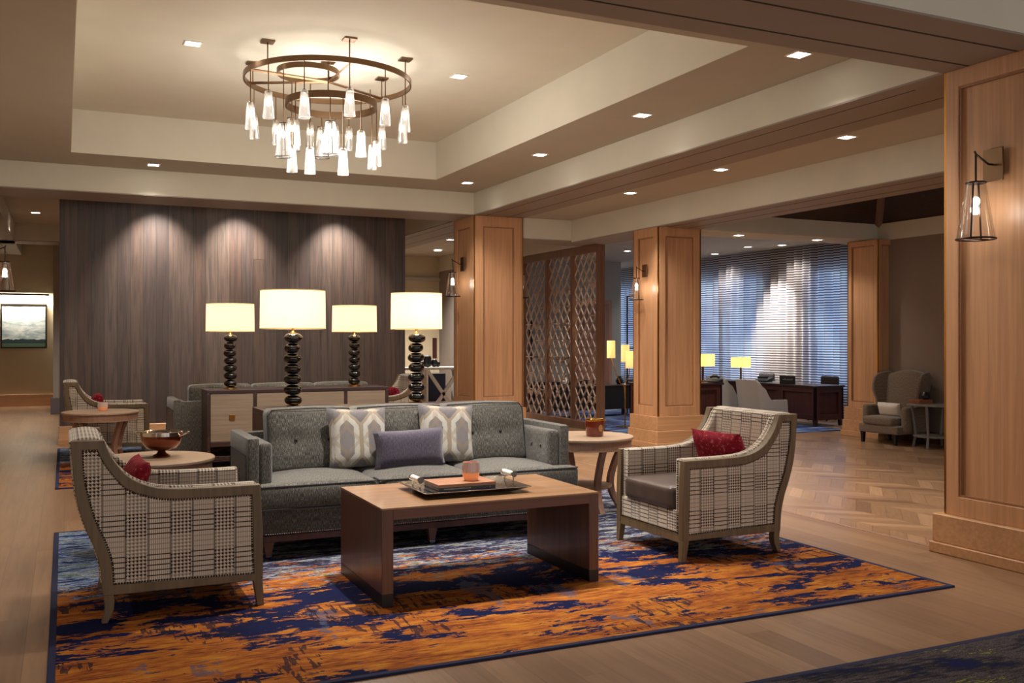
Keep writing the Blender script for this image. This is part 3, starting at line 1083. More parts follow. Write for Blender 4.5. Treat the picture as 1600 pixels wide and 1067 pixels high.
downlight(6.2, 16.4, ZB, 'square recessed light added at the back of the aisle to brighten the far wall', power=150)  # another added lamp for the same far wall
for x, y, t in ((5.72, 9.07, 'nearest the second column'), (5.72, 7.45, 'midway along the beam'), (5.72, 5.82, 'closest to the camera'), (5.74, 14.6, 'beyond the oak column behind the sofa')):
    downlight(x, y, ZB + 0.011, 'square recessed light in the aisle ceiling ' + t, r=0.05)
downlight(7.71, 9.68, 2.61, 'recessed light under the far beam, right of the second column', 0.05, power=40)
downlight(9.0, 9.68, 2.61, 'recessed light under the far beam, beside the wing chair column', 0.05, power=18)
downlight(11.07, 12.75, 2.9, 'recessed light over the desks, close to the curtain', 0.05, power=34, ang=120, tilt_y=-0.12)
downlight(11.07, 10.6, 2.9, 'recessed light added to wash the near end of the curtain', 0.05, power=34, ang=120, tilt_y=-0.12)  # added washer, brightens the curtain stripes
downlight(11.07, 16.2, 2.9, 'recessed light added to wash the far end of the curtain', 0.05, power=34, ang=120, tilt_y=-0.12)  # added washer for the far curtain
downlight(11.07, 14.6, 2.9, 'recessed light added to wash the curtain, further back', 0.05, power=34, ang=120, tilt_y=-0.12)  # added washer between the other curtain lights
downlight(10.75, 13.25, 2.9, 'recessed light grazing the pale stretch of curtain', 0.05, power=520, ang=60, tilt_y=-0.44, blend=1.0)
downlight(9.27, 14.8, 2.9, 'recessed light in the office ceiling behind the floor lamp', 0.05)
downlight(7.9, 12.0, 2.9, 'recessed light in the office ceiling behind the screen', 0.05)
for i, x in enumerate((1.07, 2.07, 3.40)):
    downlight(x, 12.46, ZS, ['left', 'middle', 'right'][i] + ' recessed light washing the dark plank wall', 0.05, power=P_WASH, ang=76, blend=1.0, tilt=0.40)

# ------------------------------------------------------------------ lantern sconces
def sconce(loc, rz, label, s=1.0):
    """wall at local -Y=0 side; lantern projects towards local -Y"""
    t = thing('lantern_sconce', label, 'wall light', loc, rz)
    B(-0.065 * s, 0.065 * s, -0.012 * s, 0, 0.04 * s, 0.23 * s).build('backplate', M['antique'], t, bevel=0.003)
    a = MB()
    a.tube([(0, -0.012 * s, 0.135 * s), (0, -0.05 * s, 0.135 * s), (0, -0.15 * s, 0.185 * s), (0, -0.16 * s, 0.20 * s)], 0.006 * s, 8)
    a.tube([(0, -0.15 * s, 0.185 * s), (0, -0.15 * s, 0.02 * s)], 0.006 * s, 8)
    a.build('arm', M['bronze'], t)
    r0, r1, z0, z1 = 0.052 * s, 0.105 * s, -0.30 * s, 0.02 * s
    f = MB()
    for r, z in ((r0, z1), (r1, z0)):
        f.tube([(r * math.cos(q * PI / 16), -0.15 * s + r * math.sin(q * PI / 16), z) for q in range(32)], 0.0055 * s, 6, True)
    f.tube([(-r0, -0.15 * s, z1), (r0, -0.15 * s, z1)], 0.005 * s, 6)
    for q in (0.5, 1.5):
        f.tube([(r0 * .4 * math.cos(q * PI), -0.15 * s + r0 * .4 * math.sin(q * PI), z1), (r1 * .4 * math.cos(q * PI), -0.15 * s + r1 * .4 * math.sin(q * PI), z0)], 0.0055 * s, 6)
    f.tube([(0, -0.15 * s - r1, z0), (0, -0.15 * s + r1, z0)], 0.005 * s, 6)
    f.build('cage', M['bronze'], t)
    MB().lathe([(r0, z1), (r1 * 0.985, z0)], 32, (0, -0.15 * s, 0), cap=False).build('glass_shade', M['glass'], t)
    b = MB().ball((0, -0.15 * s, -0.085 * s), 0.021 * s, 8, 1.2)
    b.build('bulb', M['bulb'], t)
    light('sconce_lamp', 'POINT', (0, -0.15 * s, -0.14 * s), P_SCONCE, WARM, t, shadow_soft_size=0.03)
    return t

sconce((LX0, 3.80, 2.17), -PI / 2, 'clear glass lantern sconce on the large foreground column')
sconce((LX0, 11.90, 2.17), -PI / 2, 'clear glass lantern sconce on the left face of the column behind the sofa')
sconce((LX1, 11.90, 2.17), PI / 2, 'clear glass lantern sconce on the far side of the column behind the sofa, half hidden')
sconce((6.33, 9.71, 2.01), -PI / 2, 'clear glass lantern sconce on the second oak column', 0.8)
sconce((WX1, 11.9, 2.13), PI / 2, 'clear glass lantern sconce at the left edge, above the painting')

# ------------------------------------------------------------------ chandelier
ch = thing('chandelier', 'large round brass chandelier with many small glass pendants', 'chandelier', (2.03, 7.98, 0))
ZR = 3.48
def flat_ring(cx, cy, z, r, h=0.045, t=0.012, mat='antique', name='ring'):
    mb = MB()
    mb.lathe([(r - t, z - h / 2), (r, z - h / 2), (r, z + h / 2), (r - t, z + h / 2), (r - t, z - h / 2)], 72, (cx, cy, 0), cap=False)
    return mb.build(name, M[mat], ch)
RO = 0.70
flat_ring(0, 0, ZR, RO)
flat_ring(-0.20, -0.12, ZR + 0.02, 0.255)
flat_ring(0.03, 0.02, 3.29, 0.385, 0.06)
sp = MB()
for q in range(3):
    a = q * 2 * PI / 3 + 0.55
    sp.tube([(0, 0, ZR), (RO * math.cos(a), RO * math.sin(a), ZR)], 0.012, 4)
sp.tube([(0, 0, ZR), (-RO * 0.98, -0.1, ZR)], 0.012, 4)
for q in range(3):
    a = q * 2 * PI / 3 + 0.2
    sp.tube([(0.03 + 0.37 * math.cos(a), 0.02 + 0.37 * math.sin(a), 3.29), (0.03 + 0.37 * math.cos(a), 0.02 + 0.37 * math.sin(a), ZR)], 0.005, 6)
sp.build('spokes', M['antique'], ch)
for q in range(6):
    a = q * PI / 3 + PI / 6
    x, y = 0.66 * math.cos(a), 0.66 * math.sin(a)
    mb = MB().tube([(x, y, ZR + .01), (x, y, ZC)], 0.006, 6)
    mb.box(x - 0.05, x + 0.05, y - 0.05, y + 0.05, ZC - 0.014, ZC)
    mb.build('stem', M['antique'], ch)
mb = MB().tube([(0, 0, ZR), (0, 0, ZC)], 0.008, 6)
mb.box(-0.055, 0.055, -0.055, 0.055, ZC - 0.016, ZC)
mb.build('stem', M['antique'], ch)
cc, ss = math.cos(YAW), math.sin(YAW)
def pendant(x, y, ztop, zring, cage=False, h=0.215, r0=0.030, r1=0.044):
    rod = MB().tube([(x, y, zring), (x, y, ztop)], 0.0045, 6)
    rod.lathe([(0.016, -0.02), (0.018, 0.0), (0.012, 0.01)], 12, (x, y, ztop))
    p = rod.build('pendant_rod', M['antique'], ch)
    if cage:
        r0, r1, h = 0.038, 0.068, 0.27
        c = MB()
        for r, z in ((r0, ztop), (r1, ztop - h)):
            c.tube([(x + r * math.cos(q * PI / 12), y + r * math.sin(q * PI / 12), z) for q in range(24)], 0.003, 5, True)
        c.tube([(x, y - r0, ztop), (x, y - r1, ztop - h)], 0.003, 5)
        c.tube([(x, y + r0, ztop), (x, y + r1, ztop - h)], 0.003, 5)
        c.tube([(x - r1, y, ztop - h), (x + r1, y, ztop - h)], 0.003, 5)
        c.build('cage', M['bronze'], p)
    MB().lathe([(r0 * .6, ztop + 0.001), (r0, ztop - 0.008), (r1, ztop - h), (r1 * 0.93, ztop - h), (r0 * 0.92, ztop - 0.012)], 20, (x, y, 0), cap=False).build('glass_shade', M['pglass'], p)
    MB().ball((x, y, ztop - 0.085), 0.015, 6, 1.7).build('bulb', M['bulb'], p)
# pendants by pixel column on rings: (px of rod, near/far side, pixel y of the glass top, ring)
def on_ring(u, near, cx, cy, r):
    gx, gy = 2.03 + cx, 7.98 + cy
    X, D = gx * cc - gy * ss, gx * ss + gy * cc
    best = None
    for k in range(720):
        a = k * PI / 360
        xx, dd = X + r * math.cos(a), D + r * math.sin(a)
        if (math.sin(a) < 0) != near:
            continue
        e = abs(800 + xx / dd * 1490 - u)
        if best is None or e < best[0]:
            best = (e, xx, dd)
    _, xx, dd = best
    return xx * cc + dd * ss - 2.03, -xx * ss + dd * cc - 7.98, dd
PL = [(391.5, 1, 160, 0, 0), (397, 0, 178, 0, 0), (419, 1, 142, 0, 0), (476, 1, 141, 0, 0), (546, 1, 138, 0, 0), (602, 1, 154, 0, 0), (629, 0, 185, 0, 0),
      (633, 1, 165, 0, 0), (431, 0, 188, 0, 0), (485, 0, 192, 0, 0), (545, 0, 198, 0, 0), (597, 0, 196, 0, 0),
      (456, 1, 228, 2, 0), (484.5, 1, 230, 2, 0), (536, 1, 232, 2, 0), (564, 1, 204, 2, 0), (581, 0, 226, 2, 0), (592, 0, 220, 2, 0), (524, 0, 194, 2, 0),
      (443, 1, 193, 1, 1), (456, 0, 185, 1, 1), (462, 0, 188, 1, 0), (503, 0, 199, 2, 1), (516, 1, 190, 2, 1)]
for u, near, vt, rg, cage in PL:
    rr = [(0, 0, RO - .006, ZR), (-0.20, -0.12, 0.25, ZR), (0.03, 0.02, 0.38, 3.27)][rg]
    x, y, d = on_ring(u, bool(near), rr[0], rr[1], rr[2])
    zt = 1.3 + (529.5 - vt) * d / 1490
    pendant(x, y, min(zt, rr[3] - 0.03), rr[3], bool(cage))
light('chandelier_lamp', 'POINT', (0, 0, 2.88), 62, (1, 0.94, 0.86), ch, shadow_soft_size=0.6)

# ------------------------------------------------------------------ rugs
def rug(x0, x1, y0, y1, mat, label):
    t = thing('rug', label, 'rug', (x0, y0, 0))
    B(0.03, x1 - x0 - 0.03, 0.03, y1 - y0 - 0.03, 0.0, 0.010).build('pile', M[mat], t)
    MB().ring([(0, 0), (x1 - x0, 0), (x1 - x0, y1 - y0), (0, y1 - y0)], [(0.03, 0.03), (x1 - x0 - 0.03, 0.03), (x1 - x0 - 0.03, y1 - y0 - 0.03), (0.03, y1 - y0 - 0.03)], 0.0, 0.011, 'XY').build('binding', M['rugedge'], t, bevel=0.003)
    return t
ZG = 0.011
rug(-0.06, 4.22, 3.53, 7.05, 'rug', 'orange and navy abstract rug under the front seating group')
rug(-0.07, 4.22, 9.12, 12.44, 'rug', 'blue and orange abstract rug under the rear seating group')
rug(-0.2, 4.6, -0.6, 2.87, 'rugdark', 'charcoal rug with navy and lime marks at the bottom right corner')
br_ = thing('rug', 'blue patterned rug under the desks by the curtain', 'rug', (6.95, 10.25, 0))
B(0, 3.1, 0, 4.8, 0, 0.008).build('pile', M['bluerug'], br_)

# ------------------------------------------------------------------ plaid armchair (faces local +X, near side at y=-0.365)
def armchair(label, loc, rz, group):
    ch_ = thing('armchair', label, 'armchair', loc, rz, group)
    ox = -0.45
    oback = [(0.160, 0.124), (0.156, 0.168), (0.148, 0.252), (0.123, 0.347), (0.085, 0.442), (0.051, 0.563), (0.035, 0.701), (0.026, 0.830)]
    iback = [(0.203, 0.168), (0.202, 0.170), (0.195, 0.265), (0.169, 0.36), (0.123, 0.475), (0.088, 0.615), (0.076, 0.70), (0.074, 0.789)]
    oarm = [(0.166, 0.830), (0.182, 0.779), (0.216, 0.718), (0.267, 0.658), (0.337, 0.617), (0.425, 0.594), (0.6, 0.586), (0.86, 0.586)]
    iarm = [(0.137, 0.787), (0.156, 0.74), (0.199, 0.672), (0.259, 0.603), (0.328, 0.572), (0.425, 0.547), (0.6, 0.540), (0.822, 0.538)]
    sh = lambda L: [(p[0] + ox, p[1]) for p in L]
    n = 22
    def loop(a, b, front, top_end):
        L = resample(sh(a), n) + resample(sh(b), n)
        return L
    outer = resample(sh(oback), n) + resample(sh(oarm), n) + [(0.872 + ox, 0.35), (0.872 + ox, 0.124)]
    inner = resample(sh(iback[1:]), n) + resample(sh(iarm), n) + [(0.826 + ox, 0.35), (0.832 + ox, 0.156)]
    HW = 0.365
    for s_ in (-1, 1):
        y0, y1 = sorted((s_ * HW, s_ * (HW - 0.048)))
        MB().ring(outer, inner, y0, y1).build('side_frame', M['frame'], ch_, bevel=0.004)
        yp0, yp1 = sorted((s_ * (HW - 0.010), s_ * (HW - 0.036)))
        MB().prism(inner, yp0, yp1).build('side_panel', M['plaid'], ch_)
        # nailheads round the opening
        nl = MB()
        L = [Vector(p) for p in inner] + [Vector(inner[0])]
        dist, acc = 0.0, 0.0
        cen = Vector((0.42 + ox, 0.36))
        for a, b in zip(L, L[1:]):
            seg = (b - a).length
            while acc <= seg:
                p = a.lerp(b, acc / max(seg, 1e-6))
                p = p + (cen - p).normalized() * 0.005
                nl.lathe([(0.0054, 0), (0.0036, 0.003), (0.0006, 0.0042)], 6, (0, 0, 0))
                st_ = len(nl.v) - 18
                for k in range(st_, len(nl.v)):
                    v = nl.v[k]
                    nl.v[k] = (p.x + v[0], s_ * (HW - 0.010 + v[2]), p.y + v[1])
                acc += 0.0125
            acc -= seg
        nl.build('nailhead_trim', M['nail'], ch_)
        # padded inner arm
        inn = [(p[0], p[1]) for p in resample(sh([(0.20, 0.16), (0.19, 0.30), (0.15, 0.43), (0.115, 0.60), (0.105, 0.80)]), 12)]
        inn += resample(sh([(0.165, 0.815), (0.205, 0.735), (0.262, 0.668), (0.335, 0.624), (0.43, 0.600), (0.6, 0.592), (0.852, 0.592)]), 20)
        inn += [(0.852 + ox, 0.16)]
        y0, y1 = sorted((s_ * (HW - 0.047), s_ * (HW - 0.105)))
        MB().prism(inn, y0, y1).build('inner_arm', M['plaid'], ch_, bevel=0.012)
    # legs
    for s_ in (-1, 1):
        y = s_ * (HW - 0.024)
        g = MB()
        prof = [(0.162, 0.204, 0.126), (0.165, 0.209, 0.105), (0.168, 0.206, 0.06), (0.154, 0.180, 0.0)]
        vs = []
        for x0, x1, z in prof:
            for xx, yy_ in ((x0, -.0235), (x1, -.0235), (x1, .0235), (x0, .0235)):
                vs.append((xx + ox, y + yy_, z))
        fs = [(3, 2, 1, 0), (12, 13, 14, 15)]
        for k in range(3):
            for i in range(4):
                j = (i + 1) % 4
                fs.append((k * 4 + i, k * 4 + j, k * 4 + 4 + j, k * 4 + 4 + i))
        g.add(vs, fs).build('leg', M['frame'], ch_, bevel=0.003)
        g = MB().frustum(0.862 + ox, y, 0.0, 0.126, 0.016, 0.017, 0.022, 0.0235, -0.013, 0)
        g.build('leg', M['frame'], ch_, bevel=0.003)
    # rails
    B(0.835 + ox, 0.868 + ox, -HW + .04, HW - .04, 0.108, 0.160).build('front_rail', M['frame'], ch_, bevel=0.003)
    B(0.17 + ox, 0.20 + ox, -HW + .04, HW - .04, 0.11, 0.17).build('back_rail', M['frame'], ch_, bevel=0.003)
    # front face upholstery and nail lines on the front legs
    B(0.80 + ox, 0.866 + ox, -HW + .046, HW - .046, 0.160, 0.29).build('front_apron', M['plaid'], ch_, bevel=0.008)
    nl = MB()
    for s_ in (-1, 1):
        for k in range(34):
            nl.ball((0.870 + ox, s_ * (HW - 0.058), 0.165 + k * 0.0125), 0.0042, 4)
    for k in range(48):
        nl.ball((0.870 + ox, -0.30 + k * 0.0128, 0.166), 0.0042, 4)
    nl.build('nailhead_trim', M['nail'], ch_)
    # back: curved upholstered slab following the rear stiles, rolled top
    bk = resample(sh([(0.150, 0.17), (0.142, 0.252), (0.117, 0.347), (0.079, 0.442), (0.045, 0.563), (0.027, 0.701), (0.020, 0.822)]), 16)
    tp = resample(sh([(0.020, 0.822), (0.045, 0.834), (0.09, 0.839), (0.135, 0.835), (0.158, 0.820)]), 8)
    ft = resample(sh([(0.160, 0.815), (0.165, 0.74), (0.18, 0.62), (0.205, 0.5), (0.24, 0.40), (0.27, 0.17)]), 14)
    MB().prism(bk + tp + ft, -HW + .050, HW - .050).build('backrest', M['plaid'], ch_, bevel=0.01)
    # seat deck and loose cushion
    B(0.2 + ox, 0.82 + ox, -HW + .06, HW - .06, 0.17, 0.285).build('seat_deck', M['plaid'], ch_)
    d_ = [(2, (0.5 + ox, 0.0, 0.45), 1, (-0.012, 0.18))]
    MB().soft(0.25 + ox, 0.885 + ox, -HW + .108, HW - .108, 0.285, 0.425, 0.032, (0, 0, 0.012), 12).build('seat_cushion', M['leather'], ch_, merge=True, label='dark brown leather seat cushion')
    return ch_

GA = 'plaid armchairs around the two rugs'
ac = armchair('plaid armchair seen side-on at the left, nearest the camera', (0.45, 5.055, ZG), 0, GA)
dup(ac, 'plaid armchair at the right of the coffee table, facing left with a dark leather seat', (3.64, 4.905, ZG), PI, GA)
dup(ac, 'plaid armchair in the rear group at the left, against the plank wall', (0.42, 11.45, ZG), 0, GA)
dup(ac, 'plaid armchair in the rear group, mostly hidden behind the right-hand table lamps', (3.62, 11.45, ZG), PI, GA)

def scatter(name, mat, w, h, t, loc, rx, rz, label, group=None, ry=0.0):
    o = MB().pillow(w, h, t).build(name, M[mat], merge=True)
    o.rotation_euler = (rx, ry, rz)
    o.location = loc
    return tag(o, label, 'cushion', group)

scatter('scatter_cushion', 'red', 0.44, 0.30, 0.095, (0.225, 5.02, 0.446), -0.46, -PI / 2 + 0.05, 'red cushion on the armchair nearest the camera', 'red cushions on the plaid armchairs')
scatter('scatter_cushion', 'red', 0.44, 0.31, 0.12, (3.79, 4.865, 0.434), -0.36, PI / 2 + 0.10, 'red flecked cushion on the armchair right of the coffee table', 'red cushions on the plaid armchairs')
scatter('scatter_cushion', 'red', 0.40, 0.28, 0.13, (0.27, 11.4, 0.435), -0.30, -PI / 2, 'red cushion on the rear left armchair by the plank wall', 'red cushions on the plaid armchairs')
scatter('scatter_cushion', 'red', 0.40, 0.28, 0.13, (3.78, 11.45, 0.435), -0.30, PI / 2, 'red cushion on the rear armchair behind the lamps', 'red cushions on the plaid armchairs')

# ------------------------------------------------------------------ sofa (faces local -Y)
def sofa(label, loc, rz, group):
    s = thing('sofa', label, 'sofa', loc, rz, group)
    B(-1.0, 1.0, -0.375, 0.36, 0.10, 0.142).build('base_rail', M['mahog'], s, bevel=0.005)
    MB().soft(-1.0, 1.0, -0.385, 0.37, 0.142, 0.288, 0.012, n=6).build('base', M['tweed'], s, merge=True)
    nl = MB()
    for k in range(150):
        nl.ball((-0.985 + k * 1.97 / 149, -0.387, 0.152), 0.0042, 4)
    for sx_ in (-1, 1):
        for k in range(52):
            nl.ball((sx_ * 1.002, -0.37 + k * 0.0135, 0.152), 0.0042, 4)
    nl.build('nailhead_trim', M['chrome'], s)
    for x in (-0.965, 0.05, 0.93):
        for y in (-0.345, 0.32):
            g = MB().frustum(x, y, 0.022, 0.102, 0.017, 0.017, 0.030, 0.030).build('leg', M['walnutZ'], s, bevel=0.002)
            MB().frustum(x, y, 0, 0.022, 0.015, 0.015, 0.018, 0.018).build('ferrule', M['chrome'], g)
    for sx_ in (-1, 1):
        X0, X1 = sorted((sx_ * 1.0, sx_ * 1.072))
        arm = MB().soft(X0, X1, -0.285, 0.385, 0.142, 0.704, 0.015, n=7).build('arm', M['tweed'], s, merge=True)
        X0, X1 = sorted((sx_ * 0.925, sx_ * 1.0))
        MB().soft(X0, X1, -0.275, 0.20, 0.40, 0.672, 0.02, (0.012, 0, 0), 12, [(0, (sx_ * .92, yb, 0.56), -sx_, (0.018, 0.028)) for yb in (-0.14, 0.0)]).build('arm_pad', M['tweed'], s, merge=True)
        bt = MB()
        for yb in (-0.14, 0.0):
            bt.ball((sx_ * 0.924, yb, 0.56), 0.009, 6)
        bt.build('button', M['tweed'], s)
        # welt round the outer arm panel
        w = MB()
        xx = sx_ * 1.073
        w.tube([(xx, -0.25, 0.20), (xx, 0.34, 0.20), (xx, 0.34, 0.60), (xx, -0.25, 0.60)], 0.004, 6, True)
        w.build('arm_welt', M['piping'], s)
    MB().soft(-1.0, 1.0, 0.29, 0.385, 0.142, 0.690, 0.015, n=6).build('back_frame', M['tweed'], s, merge=True)
    dv = [-0.952, -0.318, 0.318, 0.952]
    for i in range(3):
        a, b = dv[i] + 0.003, dv[i + 1] - 0.003
        cu = MB().soft(a, b, -0.425, 0.19, 0.290, 0.440, 0.032, (0, 0.010, 0.038), 12)
        if i == 0:
            cu.soft(-1.072, a + 0.2, -0.425, -0.29, 0.290, 0.437, 0.028, (0, 0.004, 0.006), 8)
        if i == 2:
            cu.soft(b - 0.2, 1.072, -0.425, -0.29, 0.290, 0.437, 0.028, (0, 0.004, 0.006), 8)
        c_ = cu.build('seat_cushion', M['tweed'], s, merge=True)
        x0_ = -1.07 if i == 0 else a
        x1_ = 1.07 if i == 2 else b
        w = MB()
        w.tube([(x0_ + 0.008, -0.28, 0.431), (x0_ + 0.006, -0.415, 0.431), (x0_ + 0.02, -0.423, 0.431), (x1_ - 0.02, -0.423, 0.431), (x1_ - 0.006, -0.415, 0.431), (x1_ - 0.008, -0.28, 0.431)], 0.0042, 6)
        w.tube([(x0_ + 0.02, -0.423, 0.300), (x1_ - 0.02, -0.423, 0.300)], 0.0042, 6)
        w.build('piping', M['piping'], c_)
    for i in range(3):
        a, b = dv[i] + 0.002, dv[i + 1] - 0.002
        if i == 0: a += 0.07
        if i == 2: b -= 0.03
        mx = (a + b) / 2
        dents = [(1, (xb, -0.03, 0.645), -1, (0.030, 0.035)) for xb in (mx - 0.105, mx + 0.105)]
        dents += [(1, (xb, -0.03, 0.645), -1, (0.010, 0.03)) for xb in (mx - 0.25, mx - 0.18, mx, mx + 0.18, mx + 0.25)]
        shr = lambda q: Vector((q.x, q.y + (q.z - 0.44) * 0.20, q.z))
        cu = MB().soft(a, b, 0.055, 0.235, 0.438, 0.838, 0.035, (0, 0.030, 0.012), 16, dents, shr)
        c_ = cu.build('back_cushion', M['tweed'], s, merge=True)
        bt = MB()
        for xb in (mx - 0.105, mx + 0.105):
            bt.ball((xb, 0.092, 0.645), 0.011, 6)
        bt.build('button', M['piping'], c_)
        w = MB()
        zt, yt = 0.830, 0.135
        w.tube([(a + .004, 0.07, 0.46), (a + .004, yt, zt - 0.03), (a + .03, yt + .004, zt + .004), (mx, yt - 0.006, zt + 0.012), (b - .03, yt + .004, zt + .004), (b - .004, yt, zt - 0.03), (b - .004, 0.07, 0.46)], 0.0042, 6)
        w.build('piping', M['piping'], c_)
    return s

GS = 'grey sofas backing onto the consoles'
sf = sofa('grey tweed sofa with patterned cushions facing the coffee table', (2.045, 6.0, ZG), 0, GS)
dup(sf, 'grey tweed sofa in the rear group, seen from behind the far console', (2.02, 10.02, ZG), PI, GS)

scatter('scatter_cushion', 'hex', 0.41, 0.40, 0.13, (1.725, 5.985, 0.462), -0.20, 0.10, 'square hexagon-patterned cushion at the left of the sofa', 'hexagon print cushions on the front sofa', 0.02)
scatter('scatter_cushion', 'hex', 0.40, 0.40, 0.13, (2.335, 6.005, 0.462), -0.20, -0.02, 'square hexagon-patterned cushion right of the plum lumbar cushion', 'hexagon print cushions on the front sofa', 0.05)
scatter('scatter_cushion', 'plum', 0.48, 0.25, 0.15, (2.03, 5.86, 0.468), -0.12, -0.03, 'plum grey lumbar cushion in the middle of the front sofa', None, -0.03)

# ------------------------------------------------------------------ consoles and stacked-pebble lamps
def console(label, loc, group):
    t = thing('console_cabinet', label, 'cabinet', loc, 0, group)
    a, b, h = 0.87, 0.20, 0.815
    f = MB()
    f.box(-a, a, -b, b, h - 0.032, h)
    for x in (-a, a - 0.03):
        f.box(x, x + 0.03, -b, b, 0, h - 0.032)
    f.box(-a + .03, a - .03, -b, b, 0.29, 0.335)
    f.box(-a + .03, a - .03, b - 0.02, b, 0.335, h - 0.032)
    for x in (-0.435, 0.435):
        f.box(x - 0.014, x + 0.014, -b, b - .02, 0.335, h - 0.032)
    f.build('carcase', M['espresso'], t, bevel=0.003)
    B(-a + .03, a - .03, -b + .02, b, 0.165, 0.20).build('shelf', M['espresso'], t, bevel=0.003)
    for x0, x1 in ((-a + .033, -0.452), (-0.418, 0.418), (0.452, a - .033)):
        d = B(x0, x1, -b + .004, -b + .024, 0.338, h - 0.036).build('door', M['shagreen'], t, bevel=0.002)
        xm = (x0 + x1) / 2
        B(xm - 0.026, xm + 0.026, -b - 0.004, -b + .004, 0.535, 0.587).build('pull', M['brass'], d, bevel=0.002)
    return t
GC = 'dark consoles behind the sofas'
cs = console('dark framed console with taupe doors behind the front sofa', (2.06, 6.60, ZG), GC)
cs2 = console('dark framed console with taupe doors behind the rear sofa', (2.06, 9.33, ZG), GC)
for c_ in cs2.children:
    pass

def table_lamp(label, loc, rz, group, rs=0.2225):
    t = thing('table_lamp', label, 'table lamp', loc, rz, group)
    MB().lathe([(0.062, 0), (0.062, 0.012), (0.045, 0.016)], 32).build('base', M['goldpol'], t)
    rg = random.Random(5)
    zz = 0.016
    hgt = 0.0715
    for k in range(7):
        r = 0.058 + rg.uniform(-0.004, 0.005)
        prof = []
        for q in range(15):
            a = -PI / 2 + PI * q / 14
            prof.append((max(0.012, r * abs(math.cos(a)) ** 0.72), hgt / 2 + hgt / 2 * math.sin(a) * 0.98))
        mb = MB().lathe(prof, 28)
        mt = Matrix.Translation((rg.uniform(-.003, .003), rg.uniform(-.003, .003), zz)) @ Matrix.Rotation(rg.uniform(-.05, .05), 4, 'X') @ Matrix.Rotation(rg.uniform(-.06, .06), 4, 'Y')
        mb.xf(mt)
        mb.build('pebble', M['blackglass'], t)
        zz += hgt
    MB().lathe([(0.020, zz - .006), (0.012, zz + .008), (0.008, zz + .012), (0.008, 0.62)], 16).build('neck', M['goldpol'], t)
    zb, zt = 0.545, 0.805
    s_ = MB().lathe([(rs, zb), (rs * 0.985, zt), (rs * 0.975, zt), (rs * 0.99, zb)], 56, cap=False)
    so = s_.build('lamp_shade', M['shade'], t, label='lit cream drum shade')
    for r, z in ((rs, zb), (rs * 0.983, zt)):
        MB().tube([(r * math.cos(q * PI / 28), r * math.sin(q * PI / 28), z) for q in range(56)], 0.003, 5, True).build('shade_trim', M['shadeedge'], so)
    mb = MB()
    for q in range(3):
        a = q * 2 * PI / 3
        mb.tube([(0, 0, 0.62), (rs * .98 * math.cos(a), rs * .98 * math.sin(a), 0.62)], 0.002, 4)
    mb.build('spider', M['goldpol'], so)
    MB().ball((0, 0, 0.66), 0.028, 8, 1.2).build('bulb', emit('shade_bulb', (1, .85, .6), 12), t)
    light('lamp_light', 'POINT', (0, 0, 0.68), P_LAMP, (1.0, 0.80, 0.52), t, shadow_soft_size=0.05)
    return t
GL = 'stacked pebble lamps on the consoles'
lp = table_lamp('large table lamp of stacked black pebbles at the left end of the near console', (1.43, 6.60, 0.815 + ZG), 0, GL)
dup(lp, 'table lamp of stacked black pebbles on the left of the far console', (1.43, 9.34, 0.815 + ZG), 1.3, GL)
dup(lp, 'table lamp of stacked black pebbles on the right of the far console', (2.64, 9.34, 0.815 + ZG), 2.4, GL)
table_lamp('stacked black pebble lamp with the narrowest shade, right end of the near console', (2.33, 6.60, 0.815 + ZG), 0.7, GL, 0.187)

# ------------------------------------------------------------------ coffee table
ct = thing('coffee_table', 'dark walnut waterfall coffee table with black base bands', 'coffee table', (1.98, 4.78, ZG))
a, b, h = 0.60, 0.375, 0.474
th = 0.058
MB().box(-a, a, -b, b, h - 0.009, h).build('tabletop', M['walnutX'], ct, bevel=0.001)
MB().box(-a + th, a - th, -b, b, h - th, h - 0.009).build('apron', wood('walnut_shaded_edge', (86, 52, 38), (114, 74, 54), 'X', 0.35, coat=0.15), ct, bevel=0.001)  # front edge in darkened walnut, shade below the lit top painted in
for s_ in (-1, 1):
    X0, X1 = sorted((s_ * a, s_ * (a - th)))
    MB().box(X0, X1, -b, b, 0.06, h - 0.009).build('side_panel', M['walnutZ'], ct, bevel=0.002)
    MB().box(X0, X1, -b, b, 0.0, 0.06).build('base_band', M['blackband'], ct, bevel=0.002)

# tray
ZT = ZG + h
tr = thing('serving_tray', 'hammered silver tray with white marble handles on the coffee table', 'tray', (1.95, 4.765, ZT))
n = 14
def rect(a, b):
    return [(-a, -b), (a, -b), (a, b), (-a, b)]
mb = MB()
levels = [(0.215, 0.15, 0.006), (0.225, 0.16, 0.004), (0.235, 0.175, 0.010), (0.30, 0.225, 0.030), (0.30, 0.225, 0.034), (0.233, 0.172, 0.014), (0.215, 0.15, 0.010)]
vs, fs = [], []
for a_, b_, z_ in levels:
    for p in rect(a_, b_):
        vs.append((p[0], p[1], z_))
for k in range(len(levels) - 1):
    for i in range(4):
        j = (i + 1) % 4
        fs.append((4 * k + i, 4 * k + j, 4 * k + 4 + j, 4 * k + 4 + i))
fs += [(3, 2, 1, 0), tuple(4 * (len(levels) - 1) + i for i in range(4))]
mb.add(vs, fs)
_t = NT('hammered_tray')
SM = _t.pbr(lin((176, 166, 154)), 0.2, 1.0, normal=_t.bump(_t.noise(_t.map(_t.co(), (45, 45, 45)), 1, 2), 0.5, 0.004))
mb.build('tray_body', SM, tr, bevel=0.002, smooth=30)
B(-0.2, 0.2, -0.14, 0.14, 0, 0.006).build('foot', M['black'], tr)
